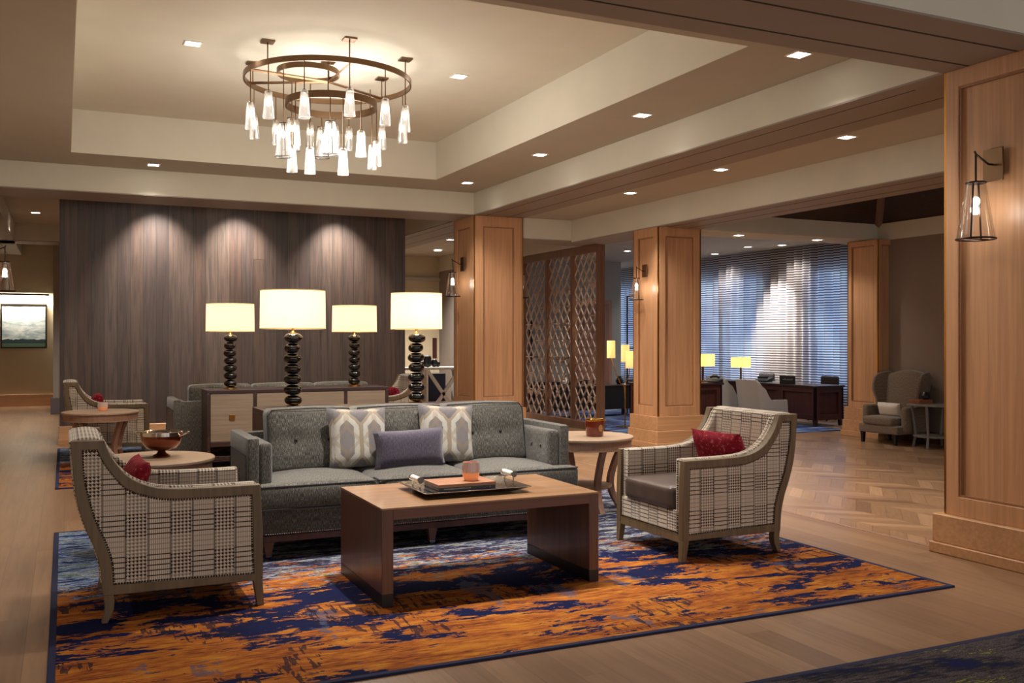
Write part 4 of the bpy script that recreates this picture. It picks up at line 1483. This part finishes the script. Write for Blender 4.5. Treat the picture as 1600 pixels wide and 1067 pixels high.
for s_ in (-1, 1):
    x = s_ * 0.268
    p = MB()
    for y in (-0.055, 0.055):
        p.tube([(x, y, 0.026), (x + s_ * .004, y, 0.05), (x, y, 0.072)], 0.004, 6)
    hd = p.build('handle_post', M['chrome'], tr)
    r = MB()
    r.tube([(x, -0.062, 0.078), (x, 0.062, 0.078)], 0.0155, 16)
    r.build('handle_grip', M['marble'], hd, label='white marble grip')
    r = MB()
    for y0 in (-0.072, 0.058):
        r.tube([(x, y0, 0.078), (x, y0 + 0.014, 0.078)], 0.017, 16)
    r.build('handle_cap', M['chrome'], hd)

# books on the tray
pg = plain('page_edges', (228, 222, 212), 0.8)
def book(x0, x1, y0, y1, z0, z1, cov, label, marks):
    t = thing('book', label, 'book', ((x0 + x1) / 2, (y0 + y1) / 2, z0), 0, 'books stacked on the tray')
    a_, b_, hh = (x1 - x0) / 2, (y1 - y0) / 2, z1 - z0
    c = MB()
    c.box(-a_, a_, -b_, b_, 0, 0.0022).box(-a_, a_, -b_, b_, hh - 0.0022, hh).box(-a_, a_, -b_, -b_ + 0.0022, 0.0022, hh - 0.0022)
    c.build('cover', cov, t)
    B(-a_ + .003, a_ - .003, -b_ + .0024, b_ - .003, 0.0024, hh - 0.0024).build('pages', pg, t)
    if marks:
        g = MB()
        rg = random.Random(len(label))
        x = -a_ + 0.03
        while x < -a_ + 0.03 + marks:
            w = rg.uniform(0.003, 0.008)
            g.box(x, x + w, -b_ - 0.0004, -b_ + 0.0002, hh * 0.32, hh * (0.62 + rg.uniform(0, .1)))
            x += w + 0.0025
        g.ball((a_ - 0.03, -b_ + .001, hh / 2), hh * 0.18, 5)
        g.build('spine_lettering', plain('spine_ink', (176, 164, 142), 0.6), t)
    return t
z0 = ZT + 0.0105
book(1.745, 2.065, 4.600, 4.83, z0, z0 + 0.019, plain('navy_cover', (24, 36, 84), 0.45), 'navy blue book at the bottom of the stack on the tray', 0.11)
book(1.745, 2.065, 4.602, 4.825, z0 + 0.0192, z0 + 0.036, plain('black_cover', (30, 28, 30), 0.45), 'black book in the middle of the stack on the tray', 0.15)
book(1.742, 2.068, 4.598, 4.822, z0 + 0.0362, z0 + 0.052, wood('tan_cover', (140, 92, 64), (170, 116, 84), 'X', 0.45), 'tan wood-look book on top of the stack on the tray', 0)

def votive(label, loc, r, h):
    t = thing('votive_holder', label, 'candle holder', loc, 0, None)
    MB().lathe([(r * .66, 0), (r * .86, 0.008), (r * .98, h * .3), (r * 1.0, h * .45)], 28).build('amber_base', M['peach'], t)
    mb = MB().lathe([(r * 1.0, h * .45), (r * 1.0, h * .7), (r * .9, h), (r * .84, h), (r * .92, h * .7), (r * .92, h * .47)], 28, cap=False)
    n0 = len(mb.v)
    mb.build('ribbed_rim', M['peachtop'], t)
    for k in range(0):
        pass
    w = MB()
    for q in range(22):
        a_ = q * 2 * PI / 22
        w.tube([(r * 1.0 * math.cos(a_), r * 1.0 * math.sin(a_), h * .42), (r * 1.0 * math.cos(a_), r * 1.0 * math.sin(a_), h * .7), (r * .9 * math.cos(a_), r * .9 * math.sin(a_), h * .99)], r * 0.035, 5)
    w.build('ribs', M['peachtop'], t)
    return t
votive('ribbed peach glass votive on top of the books', (1.962, 4.69, z0 + 0.0522), 0.046, 0.098)

# ------------------------------------------------------------------ round side tables
def round_table(label, loc, rz, group):
    t = thing('round_side_table', label, 'side table', loc, rz, group)
    R, h = 0.37, 0.55
    MB().lathe([(R - .008, h - .022), (R, h - .016), (R, h - .004), (R - .004, h)], 64).build('tabletop', M['tabletop'], t)
    MB().lathe([(R - .03, h - .080), (R - .016, h - .080), (R - .016, h - .022), (R - .03, h - .022), (R - .03, h - .08)], 64, cap=False).build('apron', M['tableleg'], t)
    MB().lathe([(R - .016, h - .090), (R - .010, h - .088), (R - .010, h - .080), (R - .03, h - .080)], 64).build('apron_bead', M['tabletop'], t)
    MB().lathe([(0.20, 0.16), (0.205, 0.165), (0.205, 0.178), (0.20, 0.182)], 48).build('shelf', M['tabletop'], t)
    path = resample([(0.315, h - .08), (0.262, h - .19), (0.222, h - .31), (0.215, 0.175), (0.235, 0.09), (0.285, 0.0)], 14)
    for q in range(4):
        mb = MB()
        vs, fs = [], []
        for i, (r, z) in enumerate(path):
            w = 0.022
            tk = 0.024 - 0.006 * abs(i / 13 - 0.5)
            for dr, dy in ((-tk, -w), (tk, -w), (tk, w), (-tk, w)):
                vs.append((r + dr, dy, z))
        for k in range(13):
            for i in range(4):
                j = (i + 1) % 4
                fs.append((4 * k + i, 4 * k + j, 4 * k + 4 + j, 4 * k + 4 + i))
        fs += [(0, 1, 2, 3), (55, 54, 53, 52)]
        mb.add(vs, fs).xf(Matrix.Rotation(q * PI / 2, 4, 'Z'))
        mb.build('leg', M['tableleg'], t, bevel=0.003)
    return t
GT = 'round pale wood side tables'
rt = round_table('round wooden side table between the sofa and the right armchair', (3.61, 6.37, ZG), -0.07, GT)
dup(rt, 'round wooden side table at the left, holding the copper bowl', (0.50, 6.32, ZG), 0.2, GT)
dup(rt, 'round wooden side table in the rear group in front of the left armchair', (0.34, 10.62, ZG), 0.6, GT)
ZTT = ZG + 0.55

# bowl
bw = thing('footed_bowl', 'copper footed bowl with two handles on the left round table', 'bowl', (0.555, 6.36, ZTT))
MB().lathe([(0.052, 0), (0.054, 0.008), (0.030, 0.020), (0.022, 0.032), (0.040, 0.036), (0.086, 0.048), (0.113, 0.074), (0.124, 0.104), (0.124, 0.126)], 40).build('bowl_body', M['copper'], bw)
MB().lathe([(0.123, 0.118), (0.1285, 0.120), (0.1285, 0.140), (0.122, 0.142), (0.118, 0.136), (0.108, 0.10), (0.07, 0.072), (0.001, 0.064)], 40, cap=False).build('bowl_lining', M['chrome'], bw, label='bright silver lining and rim')
for s_ in (-1, 1):
    pts = []
    for q in range(9):
        a_ = -PI / 2 + PI * q / 8
        pts.append((s_ * (0.122 + 0.048 * math.cos(a_)), 0.030 * math.sin(a_), 0.118 + 0.022 * math.cos(a_)))
    m_ = MB().tube(pts, 0.005, 6)
    m_.xf(Matrix.Rotation(-YAW, 4, 'Z'))
    m_.build('handle', M['chrome'], bw)

# jar candle
bw.scale = (1, 1, 1.12)
jr = thing('jar_candle', 'amber candle jar with a gold lid and oval label on the right round table', 'candle jar', (3.655, 6.30, ZTT))
MB().lathe([(0.060, 0), (0.066, 0.006), (0.066, 0.010), (0.070, 0.06), (0.074, 0.108), (0.074, 0.114)], 40).build('jar_body', M['amber'], jr)
MB().lathe([(0.066, 0.114), (0.068, 0.118), (0.068, 0.132), (0.060, 0.136), (0.010, 0.138)], 40).build('jar_lid', M['goldpol'], jr)
lb = MB()
vs = [(0, 0, 0)]
for q in range(20):
    a_ = q * 2 * PI / 20
    vs.append((0.020 * math.cos(a_), 0, 0.026 * math.sin(a_) + 0.066))
vs[0] = (0, 0, 0.066)
out = []
for x, y, z in vs:
    ang = x / 0.073
    out.append((0.0735 * math.sin(ang), -0.0735 * math.cos(ang), z))
lb.add(out, [(0, i, i % 20 + 1) for i in range(1, 21)])
lb.xf(Matrix.Rotation(0.15, 4, 'Z'))
lb.build('jar_label', plain('gold_paper', (182, 140, 86), 0.4, 0.4), jr)
pts = [(0.05, 0, 0.122), (0.085, 0, 0.120), (0.088, 0, 0.108)]
MB().tube(pts, 0.004, 6).xf(Matrix.Rotation(-YAW, 4, 'Z')).build('lid_clip', M['goldpol'], jr)

votive('small copper and grey glass votive on the rear left round table', (0.36, 10.66, ZTT), 0.048, 0.088)

# ------------------------------------------------------------------ painting and picture light
pt = thing('painting', 'framed landscape painting of pale clouds over dark trees', 'painting', (-0.70, 20.68, 1.55))
MB().ring([(-0.40, -0.43), (0.40, -0.43), (0.40, 0.43), (-0.40, 0.43)], [(-0.372, -0.402), (0.372, -0.402), (0.372, 0.402), (-0.372, 0.402)], -0.04, 0.02).build('picture_frame', M['bronze'], pt)
_t = NT('cloudscape')
x, y, z = _t.xyz(_t.co())
nz = _t.noise(_t.map(_t.co(), (2.2, 1, 7)), 1.6, 6, 0.65, 0.5)
sky = _t.ramp(nz, [(0.36, lin((138, 156, 160))), (0.5, lin((190, 198, 196))), (0.66, lin((226, 224, 214)))])
hill = _t.M('ADD', z, _t.M('MULTIPLY', _t.noise(_t.map(_t.co(), (9, 1, 1)), 1, 4), -0.10))
c_ = _t.mix(_t.M('LESS_THAN', hill, -0.31), sky, lin((30, 52, 56)))
c_ = _t.mix(_t.M('LESS_THAN', z, -0.335), c_, lin((70, 96, 70)))
MB().box(-0.372, 0.372, -0.028, -0.02, -0.402, 0.402).build('canvas', _t.pbr(c_, 0.7), pt)
pl_ = thing('picture_light', 'long dark bar light above the landscape painting', 'picture light', (-0.73, 20.69, 2.155))
MB().box(-0.47, 0.47, -0.13, -0.09, -0.02, 0.02).build('bar', M['bronze'], pl_, bevel=0.004)
MB().tube([(-0.3, 0, 0), (-0.3, -0.1, 0)], 0.008, 6).tube([(0.3, 0, 0), (0.3, -0.1, 0)], 0.008, 6).build('bracket', M['bronze'], pl_)
l_ = light('bar_lamp', 'AREA', (0, -0.11, -0.03), 26, (1, .93, .80), pl_, shape='RECTANGLE', size=0.85, size_y=0.03)
l_.rotation_euler = (0.55, 0, 0)

tag(B(6.92, 7.00, 0, 0, 0, 0).box(-0.045, 0.045, -0.012, 0, -0.20, 0.20).build('wall_plaque', M['mahog']), 'narrow dark plaque on the far wall beside the column', 'plaque')
o = bpy.data.objects['wall_plaque']
o.data.clear_geometry()
_m = MB().box(-0.045, 0.045, -0.014, 0, -0.2, 0.2)
o.data.from_pydata(_m.v, [], _m.f)
o.location = (6.70, 17.9, 1.12)

# white X-frame console by the far wall
xt = thing('x_frame_table', 'white console table with crossed X legs near the far wall', 'table', (5.30, 14.7, 0))
MB().box(-0.62, 0.62, -0.2, 0.2, 0.80, 0.84).build('tabletop', M['white'], xt, bevel=0.003)
for x0 in (-0.60, -0.01, 0.57):
    MB().box(x0, x0 + 0.035, -0.19, 0.19, 0, 0.80).build('leg', M['white'], xt, bevel=0.003)
for x0, x1 in ((-0.565, -0.01), (0.025, 0.57)):
    g = MB()
    for a_, b_ in (((x0, 0.02), (x1, 0.79)), ((x0, 0.79), (x1, 0.02))):
        d = Vector((b_[0] - a_[0], b_[1] - a_[1])).normalized() * 0.026
        g.prism([(a_[0] - d.y, a_[1] + d.x), (b_[0] - d.y, b_[1] + d.x), (b_[0] + d.y, b_[1] - d.x), (a_[0] + d.y, a_[1] - d.x)], -0.17, -0.13)
    g.build('cross_brace', M['white'], xt)
cab = B(-0.5, 0.5, -0.18, 0.18, 0, 0.72).build('storage_chest', M['navy'])
cab.location = (5.30, 15.15, 0)
tag(cab, 'dark navy chest seen through the white crossed legs', 'chest')
sg = thing('lobed_sculpture', 'dark lobed sculpture on the white X-frame table', 'sculpture', (5.40, 14.7, 0.84))
g = MB()
for x, r, h_ in ((-0.13, 0.05, 0.10), (-0.02, 0.065, 0.19), (0.10, 0.05, 0.13), (0.16, 0.035, 0.09)):
    g.soft(x - r, x + r, -0.05, 0.05, 0, h_, min(r, 0.045), n=6)
g.build('lobes', M['black'], sg, merge=True)

# ------------------------------------------------------------------ wing chair, its cushion and table
wc = thing('wing_chair', 'brown wing chair with tall curved back against the taupe wall', 'armchair', (9.40, 8.78, 0), PI)
# faces local +X
HWc = 0.31
MB().soft(-0.22, 0.27, -HWc, HWc, 0.13, 0.235, 0.02, n=8).build('seat_base', M['tweed2'], wc, merge=True)
MB().soft(-0.18, 0.29, -HWc + .07, HWc - .07, 0.235, 0.335, 0.035, (0, 0, 0.012), 10).build('seat_cushion', M['tweed2'], wc, merge=True)
def bsh(q):
    k = (q.z - 0.3)
    return Vector((q.x - k * 0.16, q.y * (1 + 0.42 * max(0, k) ** 1.0), q.z + (0.035 * math.cos(q.y * 9) if q.z > 0.8 else 0)))
MB().soft(-0.25, -0.13, -0.27, 0.27, 0.2, 0.875, 0.04, (0.02, 0, 0), 14, (), bsh).build('backrest', M['tweed2'], wc, merge=True)
for s_ in (-1, 1):
    wing = resample([(-0.24, 0.36), (-0.05, 0.40), (-0.06, 0.52), (-0.02, 0.66), (-0.06, 0.82), (-0.17, 0.875), (-0.31, 0.86), (-0.30, 0.6), (-0.25, 0.36)], 26)[:-1]
    m_ = MB().prism(wing, -0.025, 0.025)
    m_.xf(Matrix.Translation((0, s_ * 0.295, 0)) @ Matrix.Rotation(-s_ * 0.10, 4, 'X') @ Matrix.Rotation(s_ * 0.30, 4, 'Z'))
    m_.build('wing', M['tweed2'], wc, bevel=0.012)
    MB().soft(-0.24, 0.17, s_ * HWc - .045, s_ * HWc + .045, 0.15, 0.47, 0.035, (0, 0, 0.0), 8).build('arm', M['tweed2'], wc, merge=True)
for x, y in ((0.24, -0.26), (0.24, 0.26), (-0.2, -0.25), (-0.2, 0.25)):
    MB().frustum(x, y, 0, 0.135, 0.016, 0.016, 0.024, 0.024).build('leg', M['black'], wc)
scatter('lumbar_cushion', 'cream', 0.36, 0.17, 0.12, (9.37, 8.78, 0.342), -0.3, PI / 2, 'cream lumbar cushion on the brown wing chair')

et = thing('end_table', 'small grey octagonal end table beside the wing chair', 'side table', (9.42, 8.17, 0))
MB().lathe([(0.30, 0.500), (0.31, 0.506), (0.31, 0.520), (0.30, 0.524)], 8).build('tabletop', plain('grey_wash', (120, 112, 104), 0.5), et, smooth=0)
MB().lathe([(0.24, 0.13), (0.24, 0.15)], 8).build('shelf', plain('grey_wash_shelf', (112, 104, 98), 0.5), et, smooth=0)
for q in range(4):
    a_ = q * PI / 2 + PI / 8
    x, y = math.cos(a_), math.sin(a_)
    MB().tube([(0.27 * x, 0.27 * y, 0.50), (0.22 * x, 0.22 * y, 0.14), (0.25 * x, 0.25 * y, 0.0)], 0.016, 6).build('leg', plain('grey_wash_leg', (104, 96, 92), 0.5), et)
bx = B(-0.11, 0.11, -0.08, 0.08, 0, 0.045).build('wooden_box', wood('rust_box', (120, 66, 40), (150, 88, 56), 'X'), bevel=0.004)
bx.location = (9.36, 8.32, 0.524)
tag(bx, 'flat brown wooden box on the end table', 'box')
vz = MB().lathe([(0.03, 0), (0.05, 0.02), (0.055, 0.05), (0.035, 0.085), (0.03, 0.09)], 20).build('vase', M['black'])
vz.location = (9.42, 8.30, 0.569)
tag(vz, 'small dark vase on the brown wooden box', 'vase')

# ------------------------------------------------------------------ desks by the window
def desk(label, x0, x1, y0, y1, h, cat='desk'):
    t = thing('desk', label, cat, ((x0 + x1) / 2, (y0 + y1) / 2, 0.008))
    a_, b_ = (x1 - x0) / 2, (y1 - y0) / 2
    B(-a_ - .02, a_ + .02, -b_ - .02, b_ + .02, h - 0.03, h).build('desktop', M['espresso'], t, bevel=0.004)
    B(-a_ + .03, a_ - .03, -b_ + .03, b_ - .03, 0.10, h - 0.03).build('body', M['mahog'], t)
    f = MB()
    hz = h - 0.03
    for sy in (-1, 1):
        Y0, Y1 = sorted((sy * b_, sy * (b_ - 0.03)))
        f.ring([(-a_, 0.09), (a_, 0.09), (a_, hz), (-a_, hz)], [(-a_ + .09, 0.17), (a_ - .09, 0.17), (a_ - .09, hz - .07), (-a_ + .09, hz - .07)], Y0, Y1)
    for sx_ in (-1, 1):
        X0, X1 = sorted((sx_ * a_, sx_ * (a_ - 0.03)))
        n_ = 3 if b_ > 0.6 else 1
        w_ = 2 * b_ / n_
        for k in range(n_):
            ya, yb = -b_ + k * w_, -b_ + (k + 1) * w_
            f.ring([(ya, 0.09), (yb, 0.09), (yb, hz), (ya, hz)], [(ya + .07, 0.17), (yb - .07, 0.17), (yb - .07, hz - .07), (ya + .07, hz - .07)], X0, X1, 'YZ')
    f.build('panel_frame', M['mahog'], t, bevel=0.003)
    for sx_ in (-1, 1):
        for sy in (-1, 1):
            MB().frustum(sx_ * (a_ - .03), sy * (b_ - .03), 0, 0.10, 0.022, 0.022, 0.03, 0.03).build('leg', M['espresso'], t)
    return t
desk('long dark panelled desk along the striped curtain', 10.0, 10.55, 10.8, 13.1, 0.60)
desk('dark desk behind the second oak column, holding a lamp and telephone', 7.05, 8.16, 10.6, 11.2, 0.695)

def guest_chair(label, loc, rz, group):
    t = thing('guest_chair', label, 'chair', loc, rz, group)
    MB().soft(-0.22, 0.27, -0.22, 0.22, 0.22, 0.31, 0.03, (0, 0, 0.01), 8).build('seat', M['sheers'], t, merge=True)
    # wrap-around shell: tall back falling to low arms
    n_ = 60
    vs, fs = [], []
    for i in range(n_ + 1):
        s_ = -1 + 2 * i / n_
        ang = s_ * PI * 0.60
        if abs(s_) < 0.55:
            q = s_ / 0.55
            x, y = -0.29 + 0.08 * q * q, 0.24 * q
        else:
            q = (abs(s_) - 0.55) / 0.45
            x, y = -0.21 + 0.44 * q, math.copysign(0.24 + 0.02 * q, s_)
        zt = 0.70 if abs(s_) < 0.5 else 0.70 - 0.27 * (lambda q: q * q * (3 - 2 * q))(min(1, (abs(s_) - 0.5) / 0.22)) - 0.02 * (min(abs(s_), 0.5) / 0.5) ** 4
        lean = (zt - 0.2) * 0.16 if abs(s_) < 0.6 else 0.02
        nx, ny = (-1, 0) if abs(s_) < 0.55 else (0, math.copysign(1, s_))
        for dx, z in ((0, 0.19), (lean * .5, (0.19 + zt) / 2), (lean, zt)):
            for off in (0.022, -0.022):
                vs.append((x - dx + nx * off, y + ny * off, z))
    for i in range(n_):
        a_, b_ = i * 6, (i + 1) * 6
        for k in (0, 2):
            fs.append((a_ + k, b_ + k, b_ + k + 2, a_ + k + 2))
            fs.append((a_ + k + 1, a_ + k + 3, b_ + k + 3, b_ + k + 1))
        fs.append((a_ + 4, b_ + 4, b_ + 5, a_ + 5))
        fs.append((a_, a_ + 1, b_ + 1, b_))
    fs += [(0, 2, 3, 1), (2, 4, 5, 3), (n_ * 6, n_ * 6 + 1, n_ * 6 + 3, n_ * 6 + 2), (n_ * 6 + 2, n_ * 6 + 3, n_ * 6 + 5, n_ * 6 + 4)]
    MB().add(vs, fs).build('shell_back', M['sheers'], t, bevel=0.008)
    for x in (-0.19, 0.22):
        for y in (-0.19, 0.19):
            MB().frustum(x, y, 0, 0.225, 0.012, 0.012, 0.02, 0.02).build('leg', M['black'], t)
    return t
GG = 'grey guest chairs facing the desk'
gc = guest_chair('pale grey guest chair facing the long desk, nearer of the two', (9.28, 11.10, 0.008), 0.05, GG)
dup(gc, 'pale grey guest chair facing the long desk, further of the two', (9.42, 12.0, 0.008), 0.0, GG)

def office_chair(label, loc, rz):
    t = thing('office_chair', label, 'chair', loc, rz)
    MB().soft(-0.2, 0.2, -0.22, 0.22, 0.36, 0.43, 0.025, n=6).build('seat', M['black'], t, merge=True)
    MB().soft(-0.24, -0.18, -0.19, 0.19, 0.44, 0.70, 0.025, n=6).build('backrest', plain('dark_mesh', (54, 48, 52), 0.7), t, merge=True)
    MB().tube([(-0.2, 0, 0.40), (-0.23, 0, 0.5)], 0.02, 6).tube([(0, 0, 0.08), (0, 0, 0.37)], 0.025, 8).build('stem', M['black'], t)
    g = MB()
    for q in range(5):
        a_ = q * 2 * PI / 5
        g.tube([(0, 0, 0.08), (0.24 * math.cos(a_), 0.24 * math.sin(a_), 0.035)], 0.015, 6)
        g.ball((0.24 * math.cos(a_), 0.24 * math.sin(a_), 0.025), 0.024, 6)
    g.build('star_base', M['black'], t)
    return t
office_chair('black office chair behind the near end of the long desk', (10.98, 11.75, 0), PI)
office_chair('black office chair behind the far end of the long desk', (11.0, 13.3, 0), PI)

# desk lamps with two-tone rectangular shades
def desk_lamp(label, loc, rz):
    t = thing('desk_lamp', label, 'table lamp', loc, rz, 'rectangular shade desk lamps')
    B(-0.07, 0.07, -0.05, 0.05, 0, 0.02).build('base', M['goldpol'], t, bevel=0.003)
    B(-0.012, 0.012, -0.012, 0.012, 0.02, 0.24).build('pole', M['antique'], t)
    s_ = MB().ring(rect(0.155, 0.10), rect(0.150, 0.095), 0.22, 0.385, 'XY')
    s_.build('lamp_shade', M['shade2'], t, label='lit yellow rectangular shade')
    light('desk_lamp_light', 'POINT', (0, 0, 0.30), 2.0, (1, .8, .5), t, shadow_soft_size=0.04)
    return t
dl = desk_lamp('yellow-shaded desk lamp on the nearer desk beside the oak column', (8.03, 10.86, 0.703), 0.4)
dup(dl, 'yellow-shaded desk lamp on the long desk behind the guest chairs', (10.2, 12.75, 0.608), 0.4, 'rectangular shade desk lamps')

ph = thing('telephone', 'black desk telephone beside the nearer desk lamp', 'telephone', (8.09, 10.66, 0.703), 0.3)
MB().prism([(-0.07, 0), (0.07, 0), (0.07, 0.05), (-0.07, 0.02)], -0.08, 0.08).build('phone_body', M['black'], ph, bevel=0.004)
MB().tube([(-0.01, -0.07, 0.07), (-0.01, -0.03, 0.085), (-0.01, 0.03, 0.085), (-0.01, 0.07, 0.07)], 0.018, 8).build('handset', M['black'], ph)
dp = thing('telephone', 'dark desk telephone in the middle of the long desk', 'telephone', (10.25, 12.25, 0.608), 0.3)
MB().prism([(-0.09, 0), (0.09, 0), (0.09, 0.07), (-0.09, 0.02)], -0.12, 0.12).build('phone_body', M['black'], dp, bevel=0.004)
MB().tube([(-0.01, -0.09, 0.07), (-0.01, 0.09, 0.07)], 0.018, 8).build('handset', M['black'], dp)
np_ = thing('name_sign', 'small black sign with pale script standing on the long desk', 'sign', (10.05, 11.45, 0.608), 0.25)
B(-0.012, 0.012, -0.135, 0.135, 0, 0.125).build('sign_plate', M['black'], np_, bevel=0.002)
g = MB()
rg = random.Random(2)
y = -0.10
while y < 0.085:
    w = rg.uniform(0.008, 0.02)
    h_ = rg.uniform(0.012, 0.03)
    g.tube([(-0.0135, y, 0.06), (-0.0135, y + w * .5, 0.06 + h_), (-0.0135, y + w, 0.058)], 0.0016, 4)
    y += w + 0.003
g.build('sign_script', M['enamel'], np_)

# ------------------------------------------------------------------ three-arm floor lamp, low cabinet, shelf unit behind the screen
fl = thing('floor_lamp', 'brass floor lamp with three yellow cylinder shades beside the second column', 'floor lamp', (7.47, 12.0, 0))
MB().lathe([(0.13, 0), (0.13, 0.015), (0.02, 0.025)], 28).build('base', M['goldpol'], fl)
for (dx, zt, k) in ((-0.20, 1.02, 0), (0.03, 0.96, 1), (0.075, 0.87, 2)):
    ex, ey = dx * cc, -dx * ss
    if k == 1: ey += 0.12; ex += 0.05
    p = MB().tube(crom([(0.006 * k, 0, 0.02), (0.006 * k, 0, 0.55), (ex * .35, ey * .35, 0.66), (ex * .85, ey * .85, zt - 0.10), (ex, ey, zt)], 4), 0.006, 6).build('arm', M['goldpol'], fl)
    MB().lathe([(0.062, zt), (0.060, zt + 0.255)], 24, (ex, ey, 0), cap=False).build('lamp_shade', M['shade2'], p, label='lit yellow pleated cylinder shade')
light('floor_lamp_light', 'POINT', (0, 0, 1.35), 3, (1, .8, .5), fl, shadow_soft_size=0.1)

lc = thing('low_cabinet', 'long black low cabinet behind the lattice screen', 'cabinet', (8.0, 13.9, 0.008))
B(-0.95, 0.78, -0.22, 0.22, 0.12, 0.50).build('cabinet_body', plain('black_leather', (30, 27, 28), 0.35), lc, bevel=0.006)
B(-0.97, 0.80, -0.24, 0.24, 0.50, 0.52).build('cabinet_top', M['espresso'], lc, bevel=0.003)
for x in (-0.9, 0.73):
    for y in (-.18, .18):
        B(x - .02, x + .02, y - .02, y + .02, 0, 0.12).build('leg', M['black'], lc)
lc2 = dup(lc, 'black low cabinet further back behind the screen', (8.0, 15.6, 0), 0)
gtl = desk_lamp('yellow table lamp glowing through the lattice screen', (7.35, 15.5, 0.52), 0.0)
gtl['group'] = 'rectangular shade desk lamps'
art = thing('wall_art', 'dark framed artwork on the office wall seen through the screen', 'picture', (8.15, 16.99, 1.25))
MB().ring([(-0.28, -0.42), (0.28, -0.42), (0.28, 0.42), (-0.28, 0.42)], [(-0.26, -0.40), (0.26, -0.40), (0.26, 0.40), (-0.26, 0.40)], -0.03, 0.0).build('picture_frame', M['black'], art)
B(-0.26, 0.26, -0.02, -0.01, -0.4, 0.4).build('canvas', M['navy'], art)
for k, (x, lab) in enumerate(((7.5, 'leftmost'), (8.1, 'middle'), (8.55, 'rightmost'))):
    v_ = MB().lathe([(0.03, 0), (0.06, 0.03), (0.065, 0.07), (0.03, 0.12), (0.035, 0.14)], 18).build('vase', [M['enamel'], M['chrome'], M['black']][k])
    v_.location = (x, 13.9, 0.528)
    tag(v_, ['white vase', 'silver vase', 'black vase'][k] + ' on the black low cabinet behind the screen, %s of three' % lab, 'vase')

sh_ = thing('shelf_unit', 'dark open shelf unit partly hidden behind the second column', 'shelf', (9.35, 14.2, 0.008))
for x in (-0.38, 0.36):
    for y in (-0.15, 0.13):
        B(x, x + 0.02, y, y + 0.02, 0, 2.05).build('post', M['black'], sh_)
for z in (0.55, 1.12, 1.55, 2.03):
    B(-0.38, 0.38, -0.15, 0.15, z, z + 0.02).build('shelf', M['white'] if z in (1.55,) else M['espresso'], sh_)
MB().tube([(-0.25, -0.15, 2.0), (0.3, -0.15, 1.6)], 0.012, 5).build('brace', M['black'], sh_)
for k, (x, col) in enumerate(((-0.2, (40, 120, 140)), (-0.06, (70, 140, 90)), (0.08, (40, 90, 150)))):
    v_ = MB().lathe([(0.03, 0), (0.055, 0.03), (0.055, 0.08), (0.03, 0.11)], 16).build('jar', plain('jar_glaze_%s' % 'abc'[k], col, 0.2))
    v_.location = (9.35 + x, 14.15, 1.148)
    tag(v_, ['teal', 'green', 'blue'][k] + ' glazed jar on the dark shelf unit', 'jar')
